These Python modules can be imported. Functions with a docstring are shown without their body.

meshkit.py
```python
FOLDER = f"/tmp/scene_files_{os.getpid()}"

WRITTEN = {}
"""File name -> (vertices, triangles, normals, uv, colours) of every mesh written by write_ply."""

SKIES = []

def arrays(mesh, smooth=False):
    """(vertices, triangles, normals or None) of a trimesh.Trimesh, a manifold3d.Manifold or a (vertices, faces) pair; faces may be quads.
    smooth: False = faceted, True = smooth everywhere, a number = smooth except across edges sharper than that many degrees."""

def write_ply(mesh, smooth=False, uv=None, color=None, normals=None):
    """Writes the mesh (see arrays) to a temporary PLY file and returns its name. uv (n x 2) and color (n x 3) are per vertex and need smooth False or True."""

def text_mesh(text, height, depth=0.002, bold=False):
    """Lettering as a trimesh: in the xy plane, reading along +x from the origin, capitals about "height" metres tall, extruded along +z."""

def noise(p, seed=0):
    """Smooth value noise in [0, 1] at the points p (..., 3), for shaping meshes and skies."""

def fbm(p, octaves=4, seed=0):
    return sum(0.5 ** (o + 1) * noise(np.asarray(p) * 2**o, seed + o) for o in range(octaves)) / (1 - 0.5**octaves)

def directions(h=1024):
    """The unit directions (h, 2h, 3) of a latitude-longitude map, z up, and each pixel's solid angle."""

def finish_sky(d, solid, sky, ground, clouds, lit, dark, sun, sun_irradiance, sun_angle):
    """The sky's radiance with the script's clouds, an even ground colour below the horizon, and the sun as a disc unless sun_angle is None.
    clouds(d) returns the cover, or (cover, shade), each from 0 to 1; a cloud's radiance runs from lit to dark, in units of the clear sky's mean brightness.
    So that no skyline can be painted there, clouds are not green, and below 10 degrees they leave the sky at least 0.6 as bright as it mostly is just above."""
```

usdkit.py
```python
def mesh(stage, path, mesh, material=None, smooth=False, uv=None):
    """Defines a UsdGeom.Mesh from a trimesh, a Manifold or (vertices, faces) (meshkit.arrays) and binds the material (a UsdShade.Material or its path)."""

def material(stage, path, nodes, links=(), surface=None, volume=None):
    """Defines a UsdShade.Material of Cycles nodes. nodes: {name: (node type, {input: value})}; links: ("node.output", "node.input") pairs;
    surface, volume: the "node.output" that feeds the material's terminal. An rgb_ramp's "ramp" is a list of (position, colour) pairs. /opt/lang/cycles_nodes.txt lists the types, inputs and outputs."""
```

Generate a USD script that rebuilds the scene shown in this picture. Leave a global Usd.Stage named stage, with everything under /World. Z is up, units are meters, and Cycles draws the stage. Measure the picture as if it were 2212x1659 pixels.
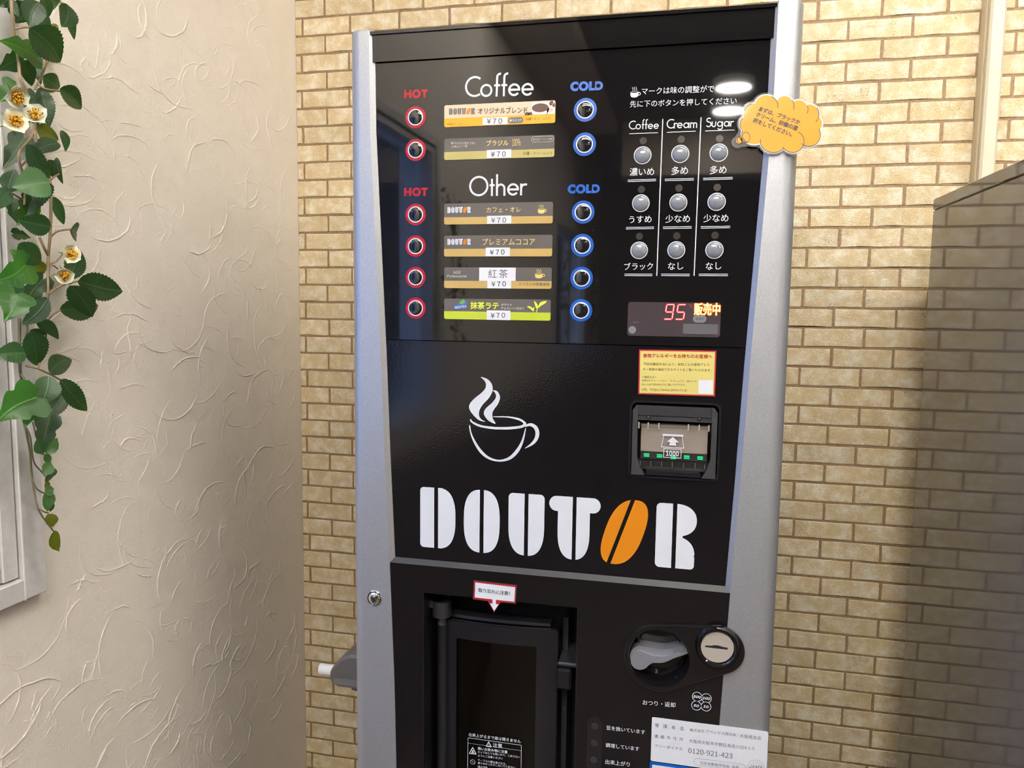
import glob, math, random
import numpy as np
import trimesh
import usdkit, meshkit
from pxr import Usd, UsdGeom, UsdLux, UsdShade, Gf, Sdf
from shapely import affinity
from shapely.geometry import Polygon, MultiPolygon, LineString, Point, box, MultiPoint
from shapely.ops import unary_union

random.seed(7)
RNG = np.random.default_rng(11)
stage = Usd.Stage.CreateInMemory()
UsdGeom.SetStageUpAxis(stage, 'Z')
UsdGeom.SetStageMetersPerUnit(stage, 1.0)
WORLD = UsdGeom.Xform.Define(stage, '/World')
stage.SetDefaultPrim(WORLD.GetPrim())
UsdGeom.Scope.Define(stage, '/World/Looks')

# ------------------------------------------------------------------ camera
# phone held at 1.47 m, 1.68 m from the brick wall, turned 13 degrees left and 6 degrees down
EYE = np.array([0.89765, -1.68041, 1.47174])
FOCAL_PX = 1674.6
YAW, PITCH, ROLL = -0.223398526, -0.100386541, 0.0125482512
fwd = np.array([math.sin(YAW) * math.cos(PITCH), math.cos(YAW) * math.cos(PITCH), math.sin(PITCH)])
rgt0 = np.array([math.cos(YAW), -math.sin(YAW), 0.0])
up0 = np.cross(rgt0, fwd)
rgt = math.cos(ROLL) * rgt0 + math.sin(ROLL) * up0
upv = -math.sin(ROLL) * rgt0 + math.cos(ROLL) * up0
AXES = np.array([rgt, upv, fwd])
cam = UsdGeom.Camera.Define(stage, '/World/camera')
cam.CreateHorizontalApertureAttr(36.0)
cam.CreateVerticalApertureAttr(27.0)
cam.CreateFocalLengthAttr(36.0 * FOCAL_PX / 2212)
cam.CreateClippingRangeAttr(Gf.Vec2f(0.02, 100))
cam.CreateExposureAttr(0.0)
cam.AddTransformOp().Set(Gf.Matrix4d(*rgt, 0, *upv, 0, *(-fwd), 0, *EYE, 1))

# ------------------------------------------------------------------ daylight outside the window
dome = UsdLux.DomeLight.Define(stage, '/World/sky')
dome.CreateColorAttr(Gf.Vec3f(0.22, 0.42, 1.0))
dome.CreateIntensityAttr(2.2)
sun = UsdLux.DistantLight.Define(stage, '/World/sun')
sun.CreateColorAttr(Gf.Vec3f(.45, .62, 1.0))
sun.CreateIntensityAttr(14.0)
sun.CreateAngleAttr(0.53)
sun.AddRotateXYZOp().Set(Gf.Vec3f(8.6, 37.6, 0))      # from behind the room: lights the street and the house opposite, does not enter
LAMP_GLOW = 150.0                                     # radiance of the round ceiling downlights
LAMPS = [(1.10, -4.55), (1.10, -5.10), (1.55, -3.60)]
TUBE_GLOW = 93.0                                     # radiance of the twin ceiling tubes above the machine
TUBES = [(1.50, -1.20), (2.90, -2.40), (.85, -2.30), (.70, -2.92)]
ROOM_X, ROOM_Y, ROOM_Z = 4.2, -7.6, 2.8


# ------------------------------------------------------------------ helpers
def ray(px, py):
    d = np.array([(px - 1106) / FOCAL_PX, -(py - 829.5) / FOCAL_PX, 1.0])
    return d @ AXES


def at(px, py, Y):
    """The point of the upright plane y = Y that the photograph shows at this pixel."""
    d = ray(px, py)
    return EYE + d * ((Y - EYE[1]) / d[1])


def at_x(px, py, X):
    d = ray(px, py)
    return EYE + d * ((X - EYE[0]) / d[0])


def to_px(P):
    d = AXES @ (np.asarray(P, float) - EYE)
    return 1106 + FOCAL_PX * d[0] / d[2], 829.5 - FOCAL_PX * d[1] / d[2]


COUNT = {}


def numbered(path):
    n = COUNT.get(path, 0)
    COUNT[path] = n + 1
    return path if n == 0 else f'{path}_{n:03d}'


LOC = {}


def tag(prim, label=None, cat=None, group=None, kind=None):
    prim = prim.GetPrim() if hasattr(prim, 'GetPrim') else prim
    for k, v in (('label', label), ('category', cat), ('group', group), ('kind', kind)):
        if v:
            prim.SetCustomDataByKey(k, v)
    return prim


def thing(name, loc=(0, 0, 0), label=None, cat=None, group=None, kind=None):
    path = numbered('/World/' + name)
    x = UsdGeom.Xform.Define(stage, path)
    x.AddTranslateOp().Set(Gf.Vec3d(*map(float, loc)))
    LOC[path] = np.array(loc, float)
    tag(x, label, cat, group, kind)
    return path


def group(name, parent):
    """A part that is only made of sub-parts."""
    path = numbered(parent + '/' + name)
    UsdGeom.Xform.Define(stage, path)
    LOC[path] = LOC[parent]
    return path


def obj(name, mesh, mat, parent=None, label=None, cat=None, group=None, kind=None, smooth=False, uv=None):
    path = numbered((parent or '/World') + '/' + name)
    off = LOC.get(parent, np.zeros(3))
    v, f = (mesh.vertices, mesh.faces) if hasattr(mesh, 'vertices') else mesh
    usdkit.mesh(stage, path, trimesh.Trimesh(np.asarray(v) - off, f, process=False), mat, smooth=smooth, uv=uv)
    LOC[path] = off
    tag(stage.GetPrimAtPath(path), label, cat, group, kind)
    return path


def join(ms):
    return trimesh.util.concatenate(ms)


def bx(x0, x1, y0, y1, z0, z1):
    m = trimesh.creation.box([abs(x1 - x0), abs(y1 - y0), abs(z1 - z0)])
    m.apply_translation([(x0 + x1) / 2, (y0 + y1) / 2, (z0 + z1) / 2])
    return m


def rbox(x0, x1, y0, y1, z0, z1, r=0.003):
    """A box with chamfered edges."""
    import manifold3d as m3
    pts = []
    for a, sx in ((x0, 1), (x1, -1)):
        for b, sy in ((y0, 1), (y1, -1)):
            for c, sz in ((z0, 1), (z1, -1)):
                pts += [(a + sx * r, b + sy * r, c), (a + sx * r, b, c + sz * r), (a, b + sy * r, c + sz * r)]
    return trimesh.convex.convex_hull(np.array(pts))


def polys(s):
    if s.is_empty:
        return []
    return [g for g in getattr(s, 'geoms', [s]) if isinstance(g, Polygon) and g.area > 1e-12]


def flat(shape, Y):
    """A print: the shape (x, z) lying in the plane y = Y and facing -y."""
    out = []
    for g in polys(shape):
        v, f = trimesh.creation.triangulate_polygon(g, engine='earcut')
        f = np.asarray(f)
        a = v[f[:, 0]]; b = v[f[:, 1]]; c = v[f[:, 2]]
        cr = (b[:, 0] - a[:, 0]) * (c[:, 1] - a[:, 1]) - (b[:, 1] - a[:, 1]) * (c[:, 0] - a[:, 0])
        f = np.where((cr < 0)[:, None], f[:, ::-1], f)
        out.append(trimesh.Trimesh(np.stack([v[:, 0], np.full(len(v), Y), v[:, 1]], 1), f, process=False))
    return join(out)


def slab(shape, yb, yf):
    """The shape (x, z) as a plate from y = yb (back) to y = yf (front)."""
    out = []
    for g in polys(shape):
        m = trimesh.creation.extrude_polygon(g, abs(yb - yf), engine='earcut')
        v = m.vertices
        out.append(trimesh.Trimesh(np.stack([v[:, 0], max(yb, yf) - v[:, 2], v[:, 1]], 1), m.faces, process=False))
    return join(out)


def bevel_slab(shape, yb, yf, b):
    """A convex plate whose front edge is chamfered by b."""
    a = np.array(shape.exterior.coords)[:-1]
    c = np.array(shape.buffer(-b).exterior.coords)[:-1]
    P = [np.c_[a[:, 0], np.full(len(a), yb), a[:, 1]], np.c_[a[:, 0], np.full(len(a), yf + b), a[:, 1]], np.c_[c[:, 0], np.full(len(c), yf), c[:, 1]]]
    return trimesh.convex.convex_hull(np.vstack(P))


def lathe_y(profile, cx, cz, n=48):
    """Revolves (radius, y) pairs round the axis along y through (cx, cz)."""
    a = np.linspace(0, 2 * math.pi, n, endpoint=False)
    v, f = [], []
    for r, y in profile:
        v += [(cx + r * math.cos(t), y, cz + r * math.sin(t)) for t in a]
    for i in range(len(profile) - 1):
        for j in range(n):
            p, q = i * n + j, i * n + (j + 1) % n
            f += [(p, q, q + n), (p, q + n, p + n)]
    return trimesh.Trimesh(np.array(v), np.array(f), process=False)


def ring(cx, cz, r0, r1):
    return Point(cx, cz).buffer(r1, 32).difference(Point(cx, cz).buffer(r0, 32))


def tube(P, r, n=8, caps=True):
    P = np.asarray(P, float)
    r = np.broadcast_to(r, (len(P),))
    t = np.gradient(P, axis=0)
    t /= np.linalg.norm(t, axis=1, keepdims=True) + 1e-12
    ref = np.array([0.31, 0.93, 0.2])
    a = np.cross(t, ref); a /= np.linalg.norm(a, axis=1, keepdims=True) + 1e-12
    b = np.cross(t, a)
    ang = np.arange(n) * 2 * math.pi / n
    v = P[:, None] + r[:, None, None] * (np.cos(ang)[None, :, None] * a[:, None] + np.sin(ang)[None, :, None] * b[:, None])
    v = v.reshape(-1, 3)
    f = []
    for i in range(len(P) - 1):
        for j in range(n):
            p, q = i * n + j, i * n + (j + 1) % n
            f += [(p, q, q + n), (p, q + n, p + n)]
    if caps:
        for j in range(1, n - 1):
            f += [(0, j + 1, j), ((len(P) - 1) * n, (len(P) - 1) * n + j, (len(P) - 1) * n + j + 1)]
    m = trimesh.Trimesh(v, np.array(f), process=False)
    m.fix_normals()
    return m


def spline(P, n=8, closed=False):
    """Catmull-Rom through the points."""
    P = np.asarray(P, float)
    out = []
    N = len(P)
    for i in range(N if closed else N - 1):
        p0 = P[(i - 1) % N] if (closed or i > 0) else P[i]
        p1, p2 = P[i], P[(i + 1) % N]
        p3 = P[(i + 2) % N] if (closed or i + 2 < N) else P[(i + 1) % N]
        for k in range(n):
            t = k / n
            out.append(0.5 * ((2 * p1) + (-p0 + p2) * t + (2 * p0 - 5 * p1 + 4 * p2 - p3) * t * t + (-p0 + 3 * p1 - 3 * p2 + p3) * t ** 3))
    if not closed:
        out.append(P[-1])
    return np.array(out)


# crops of the photograph in which the outlines were measured: (left, top, scale)
CROP = {'p': (0, 0, 1), 'A': (840, 140, 5.821), 'B': (840, 380, 4.879), 'P': (1200, 150, 3.607), 'D': (1320, 630, 6.637), 'C': (820, 780, 3.606),
        'M': (1320, 850, 7.9), 'E': (1230, 1050, 5.672), 'G': (680, 1220, 3.779), 'N': (1220, 1300, 4.608), 'T': (980, 1550, 7.9),
        'S': (1370, 1480, 6.9125), 'W': (1500, 0, 3.107), 'L1': (0, 0, 2.5525), 'L2': (0, 600, 2.2725)}


def px(c, x, y):
    a, b, s = CROP[c]
    return a + x / s, b + y / s


def f2(c, x, y, Y):
    P = at(*px(c, x, y), Y)
    return P[0], P[2]


def poly(c, pts, Y, smooth=0):
    q = [f2(c, x, y, Y) for x, y in pts]
    if smooth:
        q = spline(q, smooth, True)
    return Polygon(q).buffer(0)


# ------------------------------------------------------------------ lettering
from PIL import Image, ImageDraw, ImageFont
FONTS = sorted(glob.glob('/opt/blender-*/*/datafiles/fonts/'))[0]
FONT_CJK = ImageFont.truetype(FONTS + 'Noto Sans CJK Regular.woff2', 112)
FONT_SANS = ImageFont.truetype(FONTS + 'Inter.woff2', 112)
GLYPH = {}


def trace(ch, font, key):
    k = (ch, key)
    if k in GLYPH:
        return GLYPH[k]
    x0, y0, x1, y1 = font.getbbox(ch, anchor='ls')
    if x1 <= x0 or y1 <= y0:
        GLYPH[k] = Polygon()
        return GLYPH[k]
    im = Image.new('L', (x1 - x0 + 8, y1 - y0 + 8))
    ImageDraw.Draw(im).text((4 - x0, 4 - y0), ch, 255, font, anchor='ls')
    on = np.pad(np.asarray(im) > 127, ((0, 0), (1, 1))).astype(np.int8)
    rows, starts = np.nonzero(np.diff(on, axis=1) == 1)
    ends = np.nonzero(np.diff(on, axis=1) == -1)[1]
    import shapely
    s = unary_union(shapely.box(starts, -rows - 1, ends, -rows)).buffer(0.7, 2).buffer(-0.7, 2).simplify(0.8)
    s = affinity.affine_transform(s, [1 / 112, 0, 0, 1 / 112, (x0 - 4) / 112, (4 - y0) / 112])
    GLYPH[k] = s
    return s


def words(text, font='cjk', spacing=0.0, bold=0.0, slant=0.0):
    """The text as one shape, in ems."""
    f = FONT_CJK if font == 'cjk' else FONT_SANS
    x, out = 0.0, []
    for ch in text:
        g = trace(ch, f, font)
        if not g.is_empty:
            out.append(affinity.translate(g, x))
        x += f.getlength(ch) / 112 + spacing
    s = unary_union(out)
    if bold:
        s = s.buffer(bold, 2)
    if slant:
        s = affinity.skew(s, xs=math.degrees(math.atan(slant)), origin=(0, 0))
    return s


def fit(shape, L, R, tall=None):
    """Moves the shape so that it runs from L to R (x, z), the middles of its left and right ends. tall: its height in metres, if not in proportion."""
    a, b, c, d = shape.bounds
    L, R = np.array(L), np.array(R)
    w = np.linalg.norm(R - L)
    s = w / (c - a)
    sy = s if tall is None else tall / (d - b)
    shape = affinity.translate(shape, -a, -(b + d) / 2)
    shape = affinity.scale(shape, s, sy, origin=(0, 0))
    shape = affinity.rotate(shape, math.degrees(math.atan2(R[1] - L[1], R[0] - L[0])), origin=(0, 0))
    return affinity.translate(shape, *L)


def text(parent, s, mat, c, l, r, Y, name='lettering', label=None, tall=None, **kw):
    sh = words(s, **kw) if isinstance(s, str) else s
    sh = fit(sh, f2(c, *l, Y), f2(c, *r, Y), tall)
    return obj(name, flat(sh, Y), mat, parent, label=label)


def arc(cx, cy, r, a0, a1, n=28):
    t = np.radians(np.linspace(a0, a1, n))
    return LineString(np.c_[cx + r * np.cos(t), cy + r * np.sin(t)])


def geo(text_, w=0.085):
    """Geometric one-line-width lettering (round o, straight stems), capitals one unit tall."""
    h = w / 2
    X = 0.58
    G = {'C': ([arc(.5, .5, .5 - h, 52, 308)], .78), 'O': ([arc(.5, .5, .5 - h, 0, 360, 64)], 1.06), 'o': ([arc(.31, .3, .31 - h, 0, 360, 48)], .70),
         'e': ([arc(.29, .3, .30 - h, 0, 322, 48), LineString([(.03, .3), (.585, .3)])], .66),
         'f': ([LineString([(.14, 0), (.14, .92)]), arc(.29, .92, .15, 180, 75, 12), LineString([(0, X - h), (.30, X - h)])], .36),
         't': ([LineString([(.12, 0), (.12, .84)]), LineString([(0, X - h), (.26, X - h)])], .34),
         'h': ([LineString([(.04, 0), (.04, 1.06)]), arc(.23, .36, .19, 180, 0, 24), LineString([(.42, .36), (.42, 0)])], .57),
         'r': ([LineString([(.04, 0), (.04, X)]), arc(.24, .33, .20, 165, 62, 12)], .33),
         'a': ([arc(.30, .3, .30 - h, 0, 360, 48), LineString([(.585, 0), (.585, X)])], .72),
         'm': ([LineString([(.04, 0), (.04, X)]), arc(.20, .37, .16, 180, 0, 20), LineString([(.36, .37), (.36, 0)]), arc(.52, .37, .16, 180, 0, 20), LineString([(.68, .37), (.68, 0)])], .82),
         'u': ([LineString([(.04, X), (.04, .22)]), arc(.23, .22, .19, 180, 360, 20), LineString([(.42, X), (.42, .22)])], .57),
         'g': ([arc(.30, .3, .30 - h, 0, 360, 48), LineString([(.585, X), (.585, -.05)]), arc(.34, -.05, .245, 0, -155, 20)], .72),
         'S': ([arc(.25, .75, .21, 35, 270, 24), arc(.25, .29, .25, 90, -150, 24)], .58)}
    x, out = 0, []
    for ch in text_:
        L, adv = G[ch]
        out += [affinity.translate(l.buffer(h, 6, cap_style='flat', join_style='mitre'), x) for l in L]
        x += adv
    return unary_union(out)


def fat(text_):
    """Heavy round capitals."""
    w = .29
    G = {'H': (unary_union([box(0, 0, w, 1), box(.62, 0, .62 + w, 1), box(0, .38, .8, .64)]), .97),
         'O': (Point(.54, .5).buffer(.54, 32).difference(affinity.scale(Point(.54, .5).buffer(.235, 32), 1, 1.12)), 1.12),
         'T': (unary_union([box(0, .74, .78, 1), box(.25, 0, .54, 1)]), .8),
         'C': (Point(.54, .5).buffer(.54, 32).difference(Point(.57, .5).buffer(.25, 32)).difference(Polygon([(.62, .5), (1.3, .82), (1.3, .18)])).difference(box(.86, -.2, 1.3, 1.2)), .90),
         'L': (unary_union([box(0, 0, w, 1), box(0, 0, .6, .27)]), .64),
         'D': (unary_union([box(0, 0, .4, 1), affinity.scale(Point(.38, .5).buffer(.5, 32), .95, 1)]).difference(affinity.scale(Point(.36, .5).buffer(.22, 24), 1, 1.05).union(box(.28, .27, .36, .73))).intersection(box(0, -.1, 2, 1.1)), .92)}
    x, out = 0, []
    for ch in text_:
        g, adv = G[ch]
        out.append(affinity.translate(g, x))
        x += adv
    return unary_union(out)


def superellipse(w, h, n=2.5, k=64):
    t = np.linspace(0, 2 * math.pi, k, endpoint=False)
    c, s = np.cos(t), np.sin(t)
    return Polygon(np.c_[w / 2 + w / 2 * np.sign(c) * np.abs(c) ** (2 / n), h / 2 + h / 2 * np.sign(s) * np.abs(s) ** (2 / n)])


def rrect(x0, y0, x1, y1, r):
    return box(x0 + r, y0 + r, x1 - r, y1 - r).buffer(r, 8)


def split_letters():
    """The big split lettering of the machine, each letter one unit tall at the origin: [(left half, right half)]."""
    g = .031
    W = .575
    cut = lambda s, m: (s.intersection(box(-1, -1, m - g, 2)), s.intersection(box(m + g, -1, 3, 2)))
    d = cut(unary_union([rrect(0, 0, .4, 1, .06), superellipse(W, 1, 2.6).intersection(box(.25, -1, 2, 2))]), .26)
    o = cut(superellipse(W, 1, 2.7), W / 2)
    u = cut(unary_union([box(0, .5, W, .8), rrect(0, .6, W, 1, .07), superellipse(W, 1, 2.6).intersection(box(-1, -1, 2, .5))]), W / 2)
    t_top = unary_union([box(.12, .76, .72, 1), Point(.12, .88).buffer(.12, 16), Point(.72, .88).buffer(.12, 16)])
    t = cut(unary_union([t_top, box(.145, .4, .67, .9), affinity.translate(superellipse(.525, .9, 2.5).intersection(box(-1, -1, 2, .45)), .145)]), .4175)
    r = cut(unary_union([rrect(0, 0, .4, 1, .07), affinity.translate(superellipse(.60, .50, 2.2).intersection(box(.2, -1, 2, 2)), 0, .50),
                         unary_union([affinity.translate(superellipse(.60, .56, 2.2).intersection(box(.2, .28, 2, 2)), -.02, -.06), rrect(.2, 0, .58, .24, .06)])]), .275)
    bean = affinity.skew(superellipse(W + .02, 1, 2.5), xs=17, origin=(0, 0))
    line = Polygon([(.10 - g, -.2), (.10 + g, -.2), (.10 + g + .49, 1.2), (.10 - g + .49, 1.2)])
    b = polys(bean.difference(affinity.translate(line, .05)))
    b.sort(key=lambda q: q.centroid.x)
    return [d, o, u, t, tuple(b[:2]), r]


LETTERS = split_letters()
SLOTS = [(0, .567), (.70, 1.275), (1.41, 1.987), (2.075, 2.902), (2.92, 3.70), (3.83, 4.48)]

# ------------------------------------------------------------------ materials
LOOK = {}


def M(name, nodes, links, surface='p.BSDF'):
    LOOK[name] = usdkit.material(stage, '/World/Looks/' + name, nodes, links, surface=surface)
    return LOOK[name]


def plain(name, color, rough=.5, metal=0.0, **kw):
    return M(name, {'p': ('principled_bsdf', {'base_color': color, 'roughness': rough, 'metallic': metal, **kw})}, [])


def srgb(r, g, b):
    return tuple(((c / 255 + .055) / 1.055) ** 2.4 if c > 10 else c / 255 / 12.92 for c in (r, g, b))


# plaster-look wallpaper
M('plaster', {'g': ('geometry', {}), 'n1': ('noise_texture', {'scale': 26.0, 'detail': 5.0, 'roughness': .6}), 'n2': ('noise_texture', {'scale': 420.0, 'detail': 3.0}),
              'n3': ('noise_texture', {'scale': 60.0, 'detail': 2.0, 'distortion': 1.5}), 'rg': ('rgb_ramp', {'ramp': [(0, (0, 0, 0)), (.46, (.2, .2, .2)), (.5, (1, 1, 1)), (.54, (.2, .2, .2)), (1, (0, 0, 0))]}),
              'r': ('rgb_ramp', {'ramp': [(.3, (.77, .71, .635)), (.7, (.81, .75, .675))]}),
              'a': ('math', {'math_type': 'multiply', 'value2': .5}), 'b': ('math', {'math_type': 'multiply_add', 'value2': .45}), 'c': ('math', {'math_type': 'multiply_add', 'value2': .5}),
              'bp': ('bump', {'strength': .24, 'distance': .003}), 'p': ('principled_bsdf', {'roughness': .62, 'specular_ior_level': .35})},
  [('g.position', 'n1.vector'), ('g.position', 'n2.vector'), ('g.position', 'n3.vector'), ('n1.fac', 'r.fac'), ('r.color', 'p.base_color'), ('n3.fac', 'rg.fac'),
   ('n1.fac', 'a.value1'), ('n2.fac', 'b.value1'), ('a.value', 'b.value3'), ('rg.color', 'c.value1'), ('b.value', 'c.value3'), ('c.value', 'bp.height'), ('bp.normal', 'p.normal')])
# brick-look wallpaper: leathery sand-coloured faces with cream blotches and small dark pits
M('brick', {'g': ('geometry', {}), 'oi': ('object_info', {}), 'w': ('vector_math', {'math_type': 'add'}), 'sc': ('combine_xyz', {}), 'mm': ('math', {'math_type': 'multiply', 'value2': 7.0}),
            'n1': ('noise_texture', {'scale': 34.0, 'detail': 6.0, 'roughness': .65}), 'r1': ('rgb_ramp', {'ramp': [(.32, (.59, .45, .245)), (.46, (.65, .515, .31)), (.55, (.72, .61, .43)), (.64, (.79, .72, .57))]}),
            'nw': ('noise_texture', {'scale': 120.0, 'detail': 2.0}), 'wa': ('mix_vector', {'fac': .016}),
            'v': ('voronoi_texture', {'feature': 'distance_to_edge', 'scale': 185.0}), 'vr': ('rgb_ramp', {'ramp': [(0, (0, 0, 0)), (.10, (.7, .7, .7)), (.35, (1, 1, 1))]}),
            'n2': ('noise_texture', {'scale': 520.0, 'detail': 2.0}),
            'pit': ('noise_texture', {'scale': 420.0, 'detail': 1.0}), 'pm': ('noise_texture', {'scale': 22.0, 'detail': 1.0}), 'pa': ('math', {'math_type': 'multiply'}),
            'pr': ('rgb_ramp', {'ramp': [(.42, (0, 0, 0)), (.48, (.7, .7, .7))]}),
            'hs': ('hsv', {}), 'va': ('math', {'math_type': 'multiply_add', 'value2': .14, 'value3': .93}), 'mx': ('mix_color', {'b': (.20, .125, .06)}),
            'h1': ('math', {'math_type': 'multiply_add', 'value2': .5}), 'h2': ('math', {'math_type': 'subtract'}),
            'bp': ('bump', {'strength': .55, 'distance': .0019}), 'p': ('principled_bsdf', {'roughness': .48, 'specular_ior_level': .5})},
  [('oi.random', 'mm.value1'), ('mm.value', 'sc.x'), ('mm.value', 'sc.z'), ('g.position', 'w.vector1'), ('sc.vector', 'w.vector2'),
   ('w.vector', 'n1.vector'), ('n1.fac', 'r1.fac'), ('w.vector', 'nw.vector'), ('w.vector', 'wa.a'), ('nw.color', 'wa.b'), ('wa.result', 'v.vector'), ('v.distance', 'vr.fac'), ('w.vector', 'n2.vector'),
   ('w.vector', 'pit.vector'), ('w.vector', 'pm.vector'), ('pit.fac', 'pa.value1'), ('pm.fac', 'pa.value2'), ('pa.value', 'pr.fac'),
   ('oi.random', 'va.value1'), ('va.value', 'hs.value'), ('r1.color', 'hs.color'), ('hs.color', 'mx.a'), ('pr.color', 'mx.fac'), ('mx.result', 'p.base_color'),
   ('n2.fac', 'h1.value1'), ('vr.color', 'h1.value3'), ('h1.value', 'h2.value1'), ('pr.color', 'h2.value2'), ('h2.value', 'bp.height'), ('bp.normal', 'p.normal')])
M('mortar', {'g': ('geometry', {}), 'n': ('noise_texture', {'scale': 160.0, 'detail': 4.0}), 'r': ('rgb_ramp', {'ramp': [(.3, (.19, .115, .055)), (.7, (.30, .20, .11))]}),
             'bp': ('bump', {'strength': .5, 'distance': .002}), 'p': ('principled_bsdf', {'roughness': .7})},
  [('g.position', 'n.vector'), ('n.fac', 'r.fac'), ('r.color', 'p.base_color'), ('n.fac', 'bp.height'), ('bp.normal', 'p.normal')])
# silver painted trims, fine sparkle
M('silver', {'g': ('geometry', {}), 'n': ('noise_texture', {'scale': 900.0, 'detail': 2.0}), 'r': ('rgb_ramp', {'ramp': [(.25, (.36, .37, .39)), (.75, (.47, .48, .505))]}),
             'bp': ('bump', {'strength': .18, 'distance': .0005}), 'p': ('principled_bsdf', {'metallic': .75, 'roughness': .47})},
  [('g.position', 'n.vector'), ('n.fac', 'r.fac'), ('r.color', 'p.base_color'), ('n.fac', 'bp.height'), ('bp.normal', 'p.normal')])
plain('black_gloss', (.0055, .0050, .0055), .03, ior=1.52)
M('black_pebble', {'g': ('geometry', {}), 'n': ('noise_texture', {'scale': 420.0, 'detail': 1.0}), 'bp': ('bump', {'strength': .10, 'distance': .0008}),
                   'p': ('principled_bsdf', {'base_color': (.0055, .0050, .0060), 'roughness': .09, 'ior': 1.47})},
  [('g.position', 'n.vector'), ('n.fac', 'bp.height'), ('bp.normal', 'p.normal')])
plain('black_plastic', (.010, .010, .012), .16, ior=1.5)
plain('black_satin', (.022, .022, .025), .35)
plain('black_matte', (.006, .006, .007), .6)
plain('charcoal', (.035, .036, .038), .32)
plain('steel_edge', (.012, .013, .015), .5)
plain('white_print', (.56, .575, .61), .25)
plain('white_paper', (.60, .61, .635), .45)
plain('white_plastic', (.72, .70, .66), .35)
plain('red_print', srgb(150, 6, 27), .3)
plain('blue_print', srgb(0, 74, 158), .3)
plain('orange_print', srgb(194, 118, 20), .3)
plain('ink', (.035, .035, .038), .5)
plain('ink_grey', (.09, .09, .095), .5)
plain('ink_red', srgb(150, 18, 24), .5)
plain('ink_brown', srgb(70, 55, 40), .5)
plain('gold_ink', srgb(205, 180, 105), .4)
plain('pale_ink', srgb(190, 186, 175), .4)
plain('lime_ink', srgb(200, 215, 60), .4)
plain('plate_grey', srgb(86, 81, 78), .22)
plain('plate_gold', srgb(176, 148, 88), .25)
plain('plate_khaki', srgb(171, 158, 97), .25)
plain('plate_lime', srgb(171, 184, 49), .25)
plain('plate_orange', srgb(214, 154, 36), .25)
plain('plate_cream', srgb(199, 180, 154), .25)
plain('coffee_print', srgb(78, 45, 38), .3)
plain('cup_print', srgb(225, 222, 225), .3)
plain('logo_blue', srgb(60, 90, 160), .3)
plain('logo_green', srgb(90, 150, 70), .3)
plain('button_grey', srgb(112, 116, 124), .10)
plain('button_black', (.008, .009, .012), .04, ior=1.7)
plain('lamp_dim', srgb(48, 42, 40), .2)
plain('film_grey', srgb(62, 54, 58), .08)
plain('film_light', srgb(88, 86, 90), .12)
plain('chrome', (.72, .72, .74), .10, 1.0)
M('brushed', {'g': ('geometry', {}), 'mp': ('mapping', {'scale': (30.0, 30.0, 900.0)}), 'n': ('noise_texture', {'scale': 1.0, 'detail': 2.0}), 'bp': ('bump', {'strength': .1, 'distance': .0005}),
              'p': ('principled_bsdf', {'base_color': (.66, .60, .52), 'metallic': .55, 'roughness': .32})},
  [('g.position', 'mp.vector'), ('mp.vector', 'n.vector'), ('n.fac', 'bp.height'), ('bp.normal', 'p.normal')])
plain('lever_silver', srgb(126, 126, 132), .35, .3)
plain('grey_plastic', srgb(86, 82, 78), .4)


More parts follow.
